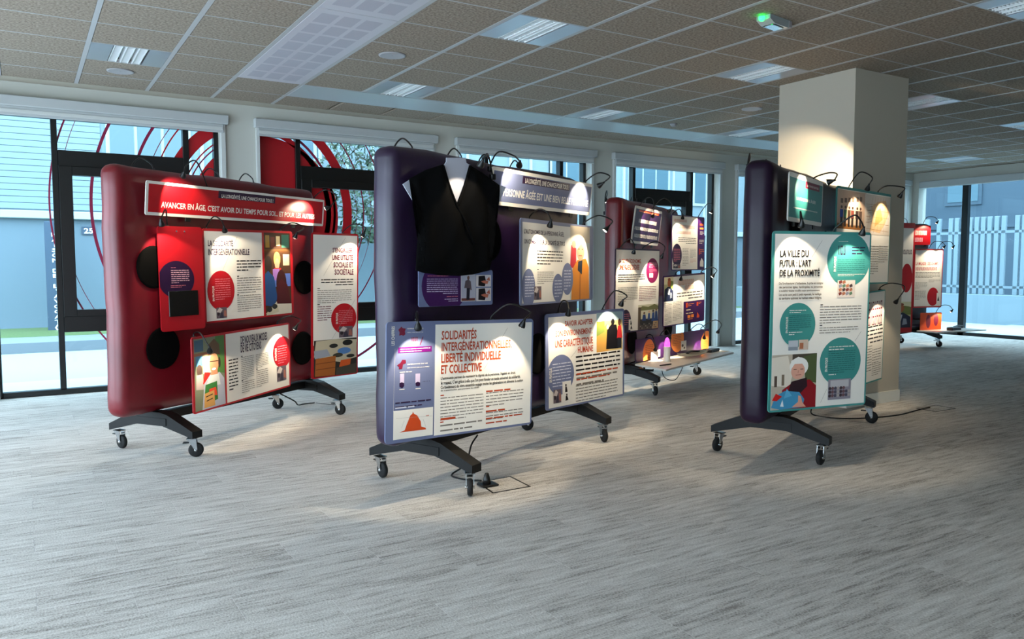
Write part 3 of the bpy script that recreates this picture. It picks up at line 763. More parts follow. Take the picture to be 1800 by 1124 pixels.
  ('r', 'white', -525, -382, 527, 374),
  ('ph', 'street', -522, 57, 16, 369),
  ('ph', 'map', -11, 28, 527, 365),
  ('r', 'maroon2', 348, 369, 504, 369),
  ('b', 'dark', 37, 118, 146, 270, 12, 0),
  ('b', 'dark', 126, -321, 303, -63, 12, 0),
  ('b', 'dark', 304, -215, 505, -60, 8, 0),
  ('b', 'dark', -232, -318, 117, -70, 12, 0),
 ]),
 'T_small': dict(st='teal', c=[6.508, 4.4132, 0.665], az=0.1727, tilt=0.0286, roll=0.0465, w=0.665, h=0.8486, el=[
  ('r', 'white', -313, -411, 320, 411),
  ('g', 'maroon', -212, 250, 282, 327, 12),
  ('g', 'maroon', -208, 179, 287, 266, 12),
  ('g', 'maroon', -204, 108, 288, 196, 12),
  ('b', 'black', -234, -68, 305, 111, 5, 1, 1),
  ('b', 'dark', -277, -347, 98, -72, 11, 0),
  ('b', 'dark', 105, -260, 286, -113, 6, 0),
  ('b', 'dark', 109, -373, 289, -253, 6, 0),
 ]),
}
LAMPS = [
 ('R_banner', 'over the start of the AVANCER EN ÂGE banner', [[-0.39, 0.145, -0.01], [-0.577, 0.283, 0.063], [-0.713, 0.247, 0.119], [-0.758, 0.17, 0.14]], [-0.674, 0.048, 0.0], 1.0),
 ('R_banner', 'at the far end of the AVANCER EN ÂGE banner', [[0.837, 0.107, -0.01], [0.85, 0.202, 0.072], [0.93, 0.153, 0.136], [0.769, 0.045, 0.16]], [0.678, -0.02, -0.0], 1.0),
 ('R_screen', 'over the red screen panel', [[-0.085, 0.358, -0.01], [-0.159, 0.477, 0.059], [-0.25, 0.371, 0.13]], [-0.107, 0.239, -0.0], 1.0),
 ('R_solid', 'over the title LA SOLIDARITÉ', [[-0.421, 0.342, -0.01], [-0.44, 0.436, 0.063], [-0.426, 0.406, 0.119], [-0.417, 0.336, 0.14]], [-0.19, 0.213, -0.0], 1.0),
 ('R_solid', 'over the shelf photograph of the SOLIDARITÉ poster', [[0.388, 0.343, -0.01], [0.419, 0.418, 0.068], [0.489, 0.372, 0.127], [0.351, 0.303, 0.15]], [0.336, 0.192, -0.0], 1.0),
 ('R_modes', 'over the apron photograph of the NOUVEAUX MODES poster', [[-0.563, 0.256, -0.01], [-0.603, 0.279, 0.054], [-0.591, 0.18, 0.12]], [-0.39, 0.056, 0.0], 1.0),
 ('R_modes', 'beside the red circle of the NOUVEAUX MODES poster', [[0.498, 0.261, -0.01], [0.514, 0.338, 0.068], [0.59, 0.295, 0.128], [0.471, 0.244, 0.15]], [0.428, 0.173, 0.0], 1.0),
 ('R_engager', "over the S'ENGAGER poster", [[0.109, 0.645, -0.01], [0.155, 0.739, 0.063], [0.24, 0.712, 0.119], [0.198, 0.638, 0.14]], [0.14, 0.501, 0.0], 1.0),
 ('P_banner', 'over the start of the PERSONNE ÂGÉE banner', [[-0.629, 0.092, -0.01], [-0.68, 0.206, 0.063], [-0.597, 0.193, 0.119], [-0.556, 0.142, 0.14]], [-0.385, 0.025, -0.0], 1.0),
 ('P_banner', 'at the far end of the PERSONNE ÂGÉE banner', [[0.595, 0.114, -0.01], [0.587, 0.203, 0.072], [0.653, 0.187, 0.136], [0.467, 0.104, 0.16]], [0.461, 0.015, 0.0], 1.0),
 ('P_shirt', 'over the black blouse', [[0.303, 0.684, -0.01], [0.154, 0.789, 0.099], [-0.025, 0.7, 0.22]], [0.017, 0.574, -0.0], 1.0),
 ('P_auto', "over the title L'AUTONOMIE", [[-0.403, 0.286, -0.01], [-0.444, 0.349, 0.058], [-0.421, 0.326, 0.11], [-0.418, 0.244, 0.13]], [-0.304, 0.14, 0.0], 1.0),
 ('P_auto', 'beside the orange coat photograph of the AUTONOMIE poster', [[0.474, 0.282, -0.01], [0.513, 0.364, 0.076], [0.622, 0.33, 0.144], [0.438, 0.251, 0.17]], [0.298, 0.159, 0.0], 1.0),
 ('P_solid', 'over the figures column of the SOLIDARITÉS poster', [[-0.332, 0.318, -0.01], [-0.387, 0.391, 0.063], [-0.432, 0.31, 0.14]], [-0.313, 0.143, -0.0], 1.0),
 ('P_solid', 'over the title SOLIDARITÉS', [[0.223, 0.32, -0.01], [0.275, 0.429, 0.068], [0.388, 0.386, 0.128], [0.31, 0.307, 0.15]], [0.273, 0.133, -0.0], 1.0),
 ('P_savoir', 'over the title SAVOIR ADAPTER', [[-0.29, 0.346, -0.01], [-0.359, 0.438, 0.068], [-0.372, 0.436, 0.127], [-0.387, 0.353, 0.15]], [-0.303, 0.186, 0.0], 1.0),
 ('P_savoir', 'over the path photograph of the SAVOIR ADAPTER poster', [[0.235, 0.342, -0.01], [0.249, 0.493, 0.068], [0.328, 0.456, 0.127], [0.226, 0.396, 0.15]], [0.251, 0.298, 0.0], 1.0),
 ('B_banner', 'over the plum banner of the red shelf stand', [[-0.221, 0.177, -0.01], [-0.299, 0.281, 0.063], [-0.279, 0.265, 0.119], [-0.275, 0.106, 0.14]], [-0.024, 0.021, 0.0], 1.0),
 ('B_banner', 'beside the plum banner of the red shelf stand', [[0.183, 0.184, -0.01], [0.156, 0.317, 0.081], [0.226, 0.275, 0.153], [0.097, 0.189, 0.18]], [0.208, 0.053, 0.0], 1.0),
 ('B_silver', 'over the title LA SILVER ÉCONOMIE', [[-0.279, 0.41, -0.01], [-0.28, 0.502, 0.059], [-0.281, 0.458, 0.11], [-0.311, 0.372, 0.13]], [-0.237, 0.219, 0.0], 1.0),
 ('B_silver', 'beside the round plum spot of the SILVER ÉCONOMIE poster', [[0.141, 0.418, -0.01], [0.199, 0.487, 0.072], [0.272, 0.414, 0.136], [0.174, 0.334, 0.16]], [0.222, 0.23, -0.0], 1.0),
 ('B_emploi', 'over the coral title of the upper wing poster', [[-0.322, 0.324, -0.01], [-0.339, 0.386, 0.059], [-0.389, 0.281, 0.13]], [-0.216, 0.148, 0.0], 1.0),
 ('B_emploi', 'over the plum column of the upper wing poster', [[0.319, 0.325, -0.01], [0.352, 0.489, 0.072], [0.36, 0.458, 0.136], [0.267, 0.376, 0.16]], [0.212, 0.23, 0.0], 1.0),
 ('B_man', 'over the suit photograph of the lower wing poster', [[-0.142, 0.288, -0.01], [-0.185, 0.345, 0.059], [-0.264, 0.254, 0.13]], [-0.152, 0.085, 0.0], 1.0),
 ('B_man', 'at the outer corner of the lower wing poster', [[0.396, 0.289, -0.01], [0.438, 0.358, 0.072], [0.461, 0.318, 0.136], [0.34, 0.257, 0.16]], [0.251, 0.161, 0.0], 1.0),
 ('B_low', 'over the plum shelf panel beside the bottle', [[-0.262, 0.112, -0.01], [-0.302, 0.188, 0.058], [-0.368, 0.112, 0.13]], [-0.211, -0.022, 0.0], 1.0),
 ('B_low', 'over the middle of the plum shelf panel', [[-0.569, 0.118, -0.01], [-0.625, 0.091, 0.063], [-0.688, 0.013, 0.14]], [-0.553, -0.162, 0.0], 1.0),
 ('B_low', 'over the outer end of the plum shelf panel', [[0.452, 0.118, -0.01], [0.453, 0.201, 0.059], [0.494, 0.162, 0.111], [0.46, 0.048, 0.13]], [0.646, -0.097, -0.0], 1.0),
 ('B_low', 'arched beyond the outer end of the plum shelf panel', [[0.715, 0.113, -0.01], [0.803, 0.228, 0.09], [0.818, 0.184, 0.17], [0.666, 0.103, 0.2]], [0.765, -0.067, 0.0], 1.0),
 ('T_banner', 'beside the small teal banner', [[0.253, 0.166, -0.01], [0.217, 0.205, 0.077], [0.181, 0.182, 0.145], [-0.092, 0.107, 0.17]], [-0.103, 0.077, 0.0], 1.0),
 ('T_map', 'over the street photograph of the map poster', [[-0.251, 0.399, -0.01], [-0.268, 0.516, 0.063], [-0.168, 0.479, 0.119], [-0.299, 0.376, 0.14]], [-0.176, 0.264, -0.0], 1.0),
 ('T_map', 'over the map of the map poster', [[0.334, 0.393, -0.01], [0.255, 0.445, 0.077], [0.437, 0.439, 0.145], [0.289, 0.354, 0.17]], [0.344, 0.27, 0.0], 1.0),
 ('T_ville', 'over the title LA VILLE DU FUTUR', [[-0.157, 0.561, -0.01], [-0.24, 0.683, 0.059], [-0.291, 0.597, 0.13]], [-0.21, 0.448, -0.0], 1.0),
 ('T_ville', 'over the teal circle of the VILLE DU FUTUR poster', [[0.116, 0.565, -0.01], [0.171, 0.667, 0.068], [0.173, 0.632, 0.127], [0.167, 0.554, 0.15]], [0.22, 0.413, 0.0], 1.0),
 ('T_small', 'over the narrow teal poster', [[0.288, 0.415, -0.01], [0.228, 0.492, 0.09], [0.338, 0.395, 0.17], [0.091, 0.338, 0.2]], [0.174, 0.245, -0.0], 1.0),
]
# ------------------------------------------------------------------ printed posters
INK = dict(white='ece7df', red='b5121f', plum='2a1236', plum2='3c1650', maroon='6d1a34', maroon2='7a2138', slate='6a7396', slate2='7b84a6', teal='3f8c88', teal2='23615e', orange='b8431c', orange2='f08a3c', vermilion='cf4a1c', coral='c9806a', coral2='d89a78', magenta='9c1468', magenta2='7a1248', purple='6a1470', lilac='c3b6d4', pink='f0b8c4', rose='e07a86', black='1a1618', dark='7a746d', grey='9a948c', cream='f4dfae', paper='d8d2cc', screen='22201a', white2='c9cde0', brown='8a4a1c')
def ink(n): return rgb(INK.get(n, n))
# pictures: simple painted shapes in a unit frame (x right, y up); r rect, e ellipse, p polygon
PH = dict(
 family=[('r','4a3020',0,0,1,1),('r','6a4a28',0,.78,1,.80),('r','a8802c',.05,.82,.2,.97),('r','7a3a2a',.24,.82,.4,.95),('r','e8d2a0',.45,.84,.6,.96),('r','3a6a5c',.66,.82,.95,.98),('r','5a3a20',0,.76,1,.785),('r','c8b898',.7,.6,.95,.74),('e','e8b060',.47,.68,.13,.09),('e','e0a080',.47,.62,.09,.07),('r','c03028',.35,.50,.62,.57),('r','5a74c0',.3,.34,.98,.50),('r','9a70b8',.3,.42,.55,.56),('e','2a201c',.14,.62,.13,.10),('p','24487c',(0,.12),(0,.5),(.12,.54),(.34,.46),(.45,.2),(.3,.1)),('e','3a1c1c',.62,.38,.2,.17),('p','4c1a1e',(.42,.14),(.46,.36),(.62,.44),(.85,.36),(.98,.12)),('p','d8cfc0',(0,0),(.45,.13),(1,.12),(1,0)),('p','c8c0a8',(0,.02),(.42,.16),(.5,.03),(.1,0)),('e','2a2a28',.14,.07,.1,.035),('e','303030',.34,.1,.1,.03)],
 grocer=[('r','7a8068',0,0,1,1),('r','8a5a40',0,.76,.5,.80),('r','3f5a70',.02,.82,.3,.98),('r','c8c4b8',.28,.5,.6,.74),('r','4a7a9a',.05,.62,.26,.76),('p','4f7a3a',(.62,.5),(.7,1),(1,1),(1,.45)),('e','4a3a34',.16,.56,.09,.08),('p','b8a8a4',(.04,.3),(.06,.5),(.26,.5),(.3,.28)),('p','c82820',(.26,.36),(.32,.52),(.5,.5),(.52,.34)),('p','b8bac8',(.22,.0),(.30,.36),(.5,.47),(.82,.48),(.97,.38),(1,0)),('p','d8dad8',(.34,.3),(.5,.47),(.78,.47),(.84,.3)),('e','d89870',.64,.62,.15,.15),('p','d08c68',(.52,.46),(.56,.55),(.74,.55),(.76,.46)),('p','6a5038',(.44,.74),(.48,.90),(.66,.97),(.82,.88),(.85,.72),(.66,.76)),('e','3a2c24',.82,.62,.04,.08),('l','3a2c24',.5,.655,.78,.645,.012),('e','f4ece4',.63,.54,.07,.018),('p','3a7a38',(.3,.2),(.34,.34),(.72,.36),(.74,.1),(.4,.06)),('p','e04828',(.44,.18),(.46,.27),(.68,.28),(.72,.16)),('p','d8a058',(.28,.02),(.3,.22),(.62,.24),(.64,.02)),('l','3a2810',.34,.17,.57,.19,.014),('l','3a2810',.36,.11,.56,.13,.014)],
 crates=[('r','2c2824',0,0,1,1),('p','c8bca0',(.0,.55),(.05,.98),(.5,1),(1,.95),(1,.45),(.6,.35)),('e','20201e',.78,.88,.12,.08),('e','2a2a28',.45,.82,.1,.06),('e','5a86c0',.7,.66,.16,.09),('e','3a3a30',.55,.55,.12,.06),('e','2c2c28',.85,.5,.1,.05),('p','a0a4b0',(.02,.5),(.0,.72),(.3,.74),(.38,.55)),('p','b0642a',(.02,.02),(.04,.5),(.5,.54),(.48,.0)),('l','7a3c14',.05,.36,.49,.38,.02),('l','7a3c14',.05,.2,.49,.22,.02),('p','d85a20',(.58,.22),(.62,.4),(.86,.42),(.84,.22)),('p','4a4438',(.5,0),(.52,.2),(1,.28),(1,0))],
 coat=[('r','cdd2cc',0,0,1,1),('r','d8c8b0',0,.78,1,1),('p','b81c2c',(0,.45),(.05,.74),(.3,.7),(.3,.4)),('e','d8a080',.18,.75,.1,.05),('p','d08018',(.06,0),(.12,.42),(.36,.54),(.8,.56),(.96,.44),(1,0)),('p','a85e10',(.46,0),(.48,.4),(.54,.4),(.54,0)),('p','1e2430',(.38,.40),(.4,.52),(.62,.54),(.6,.34)),('e','d89a78',.52,.66,.2,.13),('p','e0dcd8',(.32,.68),(.34,.82),(.5,.88),(.68,.84),(.72,.7),(.56,.77)),('l','7a4838',.42,.6,.6,.6,.012),('l','4a3028',.4,.69,.47,.69,.016),('l','4a3028',.58,.69,.65,.69,.016)],
 walk=[('r','c8b078',0,0,1,1),('r','9ab0b8',0,.78,1,1),('p','d8a050',(0,0),(0,.45),(.4,.7),(.45,0)),('p','8a9a48',(0,.4),(.0,.78),(.3,.78),(.3,.5)),('e','1c1a1c',.62,.74,.07,.08),('p','18161a',(.36,.05),(.4,.55),(.56,.68),(.76,.66),(.86,.3),(.84,.04)),('e','e0c8a8',.42,.62,.05,.06),('p','b82c30',(.78,.3),(.82,.62),(.94,.64),(1,.3)),('e','5a3a2c',.88,.72,.06,.09),('p','22242c',(.8,.05),(.8,.32),(.97,.3),(.96,.04))],
 lady=[('r','b8aa98',0,0,1,1),('r','4a4238',.45,.7,1,1),('p','e0d4c4',(0,.45),(0,.95),(.35,.98),(.45,.6),(.4,.4)),('r','5a4a40',.06,.42,.12,.62),('r','7a6a5a',.22,.44,.28,.64),('p','4f5a38',(.75,.5),(.7,.95),(1,1),(1,.45)),('p','8c1420',(.18,.0),(.24,.36),(.5,.5),(.85,.52),(1,.4),(1,0)),('p','2a1620',(.36,.3),(.44,.5),(.78,.56),(.8,.4),(.6,.24)),('e','e4e2de',.60,.77,.21,.17),('e','d8a08c',.58,.69,.155,.155),('p','e8e6e2',(.42,.72),(.42,.88),(.58,.95),(.76,.88),(.78,.7),(.68,.82),(.5,.82)),('l','5a3c34',.48,.72,.55,.72,.014),('l','5a3c34',.63,.72,.7,.72,.014),('l','a05c54',.53,.615,.65,.62,.014),('l','b87c6c',.59,.7,.58,.65,.014),('p','3f8cb4',(.0,.05),(.1,.26),(.3,.34),(.62,.3),(.74,.16),(.7,.02),(.2,0)),('p','5aa8cc',(.28,.2),(.34,.38),(.46,.24)),('p','c8201c',(.02,.18),(.1,.3),(.24,.24),(.12,.16)),('p','e0e4e8',(.2,.06),(.25,.18),(.28,.05)),('p','d89a84',(.46,.03),(.6,.12),(.6,.24),(.66,.22),(.7,.1),(.78,.02))],
 park=[('r','c4c0a8',0,0,1,1),('p','6a6a3a',(0,.8),(.2,.95),(.5,.9),(.8,1),(1,.92),(1,.78),(0,.76)),('r','5a4a38',0,.0,.14,.9),('r','5a4a40',0,0,1,.3),('r','2a2420',.1,.18,.98,.42),('p','b89868',(.7,0),(.75,.3),(1,.36),(1,0)),('p','243c74',(.2,.35),(.24,.6),(.36,.6),(.4,.35)),('e','6a4a38',.3,.66,.05,.045),('p','305090',(.46,.38),(.5,.64),(.58,.64),(.6,.38)),('e','c89878',.54,.7,.045,.045),('p','24407c',(.66,.3),(.7,.66),(.8,.66),(.82,.3)),('e','3a2c24',.74,.72,.05,.05),('p','203870',(.82,.3),(.84,.7),(.95,.7),(1,.3)),('e','7a5440',.9,.76,.05,.05)]+[('e',('1c1a18','8a8478','46403a')[q%3],.12+.085*(q%10),.06+.08*(q//10),.03,.025) for q in range(30)],
 suit=[('r','b8b488',0,0,1,1),('r','d8d4b0',0,.7,1,1),('p','6f7a3a',(.6,.5),(.7,.85),(1,.8),(1,.5)),('p','1c2440',(0,0),(.08,.5),(.4,.6),(.7,.58),(.98,.42),(1,0)),('p','c8ccd8',(.4,.3),(.45,.55),(.66,.5),(.6,.25)),('e','a85c34',.55,.76,.18,.17),('e','8a4828',.55,.9,.16,.06),('p','9098a8',(.66,.1),(.7,.36),(.82,.34),(.86,.14))],
 standing=[('r','a8a8b8',0,0,1,1),('r','6a3a34',0,0,1,.1),('p','20202c',(.36,.04),(.38,.5),(.62,.5),(.58,.04)),('p','5c5056',(.2,.5),(.28,.78),(.5,.84),(.68,.76),(.74,.42),(.66,.42),(.6,.5)),('e','6a4c44',.5,.9,.09,.08)],
 hands=[('r','c8c0c4',0,0,1,1),('p','141216',(.1,.05),(.12,.95),(.6,1),(.7,.4),(.6,0)),('p','b86a54',(.3,.45),(.55,.55),(.9,.5),(.8,.2),(.5,.3)),('p','a85c48',(.7,.6),(.95,.9),(1,.5))],
 icons=[('r','ece7df',0,0,1,1),('e','1a1618',.4,.82,.08,.06),('p','1a1618',(.3,.5),(.34,.76),(.5,.74),(.6,.5),(.44,.48)),('e','1a1618',.5,.36,.08,.06),('p','1a1618',(.34,.08),(.38,.3),(.56,.3),(.7,.1))],
 street=[('r','c8a890',0,0,1,1),('r','9a6430',0,0,1,.14),('p','d8bca4',(.4,.1),(.5,.9),(.75,.95),(.8,.12))]+[q for n,(x,c_) in enumerate(((.14,'2444a0'),(.27,'3a6a50'),(.4,'4a3428'),(.52,'7a3a30'),(.68,'40302c'),(.8,'5a4438'))) for q in (('p',c_,(x-.05,.28),(x-.055,.5),(x+.055,.5),(x+.05,.28)),('r','2c2420',x-.035,.06,x+.035,.3),('e','4a342a',x,.56,.03,.04),('r','6a5448',x-.04,.66+.02*n,x+.045,.78+.02*n))],
 map=[('r','d8cabc',0,0,1,1),('p','d8b488',(.2,.1),(.3,.4),(.25,.7),(.5,.85),(.8,.9),(.95,.6),(.8,.3),(.6,.05)),('p','c89858',(.4,.2),(.45,.6),(.6,.7),(.7,.4))]+[('l','a8794a',.1+.13*q,.05,.3+.1*q,.95,.008) for q in range(6)]+[('l','a8794a',.05,.15+.15*q,.95,.1+.17*q,.008) for q in range(5)],
 blocks=[('r','d8ccc4',0,0,1,1)]+[('p',('7a3a34','a86a50','8a8a98','5a7a60','b8785a','4a3a3c')[q%6],(.1+.2*(q%4),.12+.22*(q//4)),(.26+.2*(q%4),.2+.22*(q//4)),(.22+.2*(q%4),.36+.22*(q//4)),(.06+.2*(q%4),.28+.22*(q//4))) for q in range(14)],
 pale1=[('r','b8bcc4',0,0,1,1),('r','8a929c',0,.0,1,.35)], pale2=[('r','c8b4a4',0,0,1,1),('r','a86a4c',.1,.1,.5,.7)],
 meeting=[('r','8a8490',0,0,1,1),('r','b8b4b8',.1,.6,.9,.95)]+[('e',('3a2c34','6a4c50','4a4858','a89c98')[q%4],.08+.12*(q%8),.2+.18*(q//8),.06,.08) for q in range(22)],
 mosaic=[('r','6a5c64',0,0,1,1),('p','c8bcb8',(.0,.6),(.3,1),(.6,.8),(.4,.5)),('p','3a3444',(.3,0),(.4,.5),(.6,.55),(.7,0)),('p','a86a5c',(.7,.2),(.75,.7),(.9,.7),(1,.1)),('e','2a2228',.2,.4,.12,.16)],
)
def clipP(P, R4): return clip_poly(P, *R4)
class Print:
    def __init__(s): s.bm = BM(); s.cols = []; s.n = 0
    def poly(s, pts, col, R4=None):
        if R4: pts = clipP(pts, R4)
        if len(pts) < 3: return
        s.n += 1; y = -.0006 - s.n*5e-5
        a = sum(pts[i-1][0]*pts[i][1]-pts[i][0]*pts[i-1][1] for i in range(len(pts)))
        if a < 0: pts = pts[::-1]
        s.bm.faces.new([s.bm.verts.new((x, y, z)) for x, z in pts]); s.cols.append(col)
    def rect(s, x0, y0, x1, y1, col, R4=None): s.poly([(x0, y0), (x1, y0), (x1, y1), (x0, y1)], col, R4)
    def ell(s, cx, cy, rx, ry, col, R4=None, n=40): s.poly([(cx+rx*math.cos(2*PI*i/n), cy+ry*math.sin(2*PI*i/n)) for i in range(n)], col, R4)
    def line(s, x0, y0, x1, y1, w, col, R4=None):
        d = math.hypot(x1-x0, y1-y0) or 1; nx, ny = -(y1-y0)/d*w/2, (x1-x0)/d*w/2
        s.poly([(x0+nx, y0+ny), (x1+nx, y1+ny), (x1-nx, y1-ny), (x0-nx, y0-ny)], col, R4)
    def flat_bars(s, rects, col):
        """many little bars on one layer"""
        s.n += 1; y = -.0006 - s.n*5e-5
        for x0, y0, x1, y1 in rects:
            s.bm.faces.new([s.bm.verts.new(p) for p in ((x0, y, y0), (x1, y, y0), (x1, y, y1), (x0, y, y1))]); s.cols.append(col)
    def done(s, name, par):
        me = bpy.data.meshes.new(name); s.bm.normal_update(); s.bm.to_mesh(me); s.bm.free()
        at = me.attributes.new('ink', 'FLOAT_COLOR', 'FACE'); at.data.foreach_set('color', [c for q in s.cols for c in q])
        return obj(name, me, 'print', par)
def picture(P, kind, x0, y0, x1, y1):
    R4 = (x0, y0, x1, y1); w, hh = x1-x0, y1-y0
    for q in PH[kind]:
        t, col = q[0], rgb(q[1])
        if t == 'r': P.rect(x0+q[2]*w, y0+q[3]*hh, x0+q[4]*w, y0+q[5]*hh, col, R4)
        elif t == 'e': P.ell(x0+q[2]*w, y0+q[3]*hh, q[4]*w, q[5]*hh, col, R4, 20)
        elif t == 'p': P.poly([(x0+a*w, y0+b_*hh) for a, b_ in q[2:]], col, R4)
        elif t == 'l': P.line(x0+q[2]*w, y0+q[3]*hh, x0+q[4]*w, y0+q[5]*hh, q[6]*hh, col, R4)
def strip(t): return ''.join(c for c in unicodedata.normalize('NFD', t) if unicodedata.category(c) != 'Mn')
FC = {}
def text_mesh_raw(txt):
    if txt in FC: return FC[txt]
    cu = bpy.data.curves.new('lettering', 'FONT'); cu.body = txt; cu.resolution_u = 2; cu.offset = .02
    o = bpy.data.objects.new('lettering', cu); COL.objects.link(o); dg = bpy.context.evaluated_depsgraph_get(); dg.update()
    me = bpy.data.meshes.new_from_object(o.evaluated_get(dg)); bpy.data.objects.remove(o); bpy.data.curves.remove(cu)
    V = [(v.co.x, v.co.y) for v in me.vertices]; Fs = [tuple(p.vertices) for p in me.polygons]; bpy.data.meshes.remove(me); FC[txt] = (V, Fs); return FC[txt]
CAP = max(v[1] for v in text_mesh_raw('H')[0])
def fit_text(txt, x0, y0, x1, y1, rot=0):
    """vertices and faces of txt squeezed into the box; y1-y0 is the capital height"""
    V, Fs = text_mesh_raw(txt); xa, xb = min(v[0] for v in V), max(v[0] for v in V)
    if rot: bw, bh = y1-y0, x1-x0
    else: bw, bh = x1-x0, y1-y0
    out = []
    for x, y in V:
        u, v = (x-xa)/(xb-xa)*bw, y/CAP*bh
        out.append((x1-v, y0+u) if rot else (x0+u, y0+v))
    return out, Fs
PLAB = dict(R_banner=('red', 'long red banner with white border reading AVANCER EN ÂGE', 'banner', 'white'), R_screen=('red', 'plain red panel with a dark screen and a plum circle', 'display panel', 'red'), R_solid=('red', 'red edged poster titled LA SOLIDARITÉ INTERGÉNÉRATIONNELLE', 'poster', 'red'),
 R_modes=('red', 'wide red edged poster titled DE NOUVEAUX MODES DE VIE CITOYENS', 'poster', 'red'), R_engager=('red', "tall narrow red edged poster titled S'ENGAGER UNE UTILITÉ SOCIALE", 'poster', 'red'),
 P_banner=('slate', 'slate blue banner reading PERSONNE ÂGÉE EST UNE BIEN BELLE PERSONNE', 'banner', 'white'), P_auto=('slate', "slate edged poster titled L'AUTONOMIE with a man in an orange coat", 'poster', 'slate2'),
 P_solid=('slate', 'big slate edged poster titled SOLIDARITÉS INTERGÉNÉRATIONNELLES with figures column', 'poster', 'slate'), P_savoir=('slate', 'slate edged poster titled SAVOIR ADAPTER SON ENVIRONNEMENT', 'poster', 'slate'), P_shirt=('slate', 'small slate panel below the hem of the black blouse', 'display panel', 'slate'),
 B_banner=('plum', 'plum banner with white border and white lettering on the red shelf stand', 'banner', 'paper'), B_silver=('plum', 'plum edged poster titled LA SILVER ÉCONOMIE with a park photograph', 'poster', 'plum'), B_emploi=('plum', 'plum edged wing poster with coral title and a plum column of figures', 'poster', 'plum2'), B_man=('plum', 'plum edged wing poster with a photograph of a man in a suit', 'poster', 'plum2'), B_low=('plum', 'low plum panel with orange ovals standing behind the white shelf', 'display panel', 'plum2'),
 T_banner=('teal', 'small teal banner with white border high on the dark plum stand', 'banner', 'white'), T_ville=('teal', "large teal edged poster titled LA VILLE DU FUTUR", 'poster', 'teal'), T_map=('teal', 'teal edged poster with a street photograph and a pale map', 'poster', 'teal'), T_small=('teal', 'narrow teal edged poster below the map poster', 'poster', 'teal'))
def rrect(w, h, r, n=4):
    P = []
    for cx, cy, a0 in ((w/2-r, h/2-r, 0), (-w/2+r, h/2-r, PI/2), (-w/2+r, -h/2+r, PI), (w/2-r, -h/2+r, 1.5*PI)):
        P += [(cx+r*math.cos(a0+PI/2*i/n), cy+r*math.sin(a0+PI/2*i/n)) for i in range(n+1)]
    return P
def board_material(col): return mat('board_'+col, INK[col], .4)
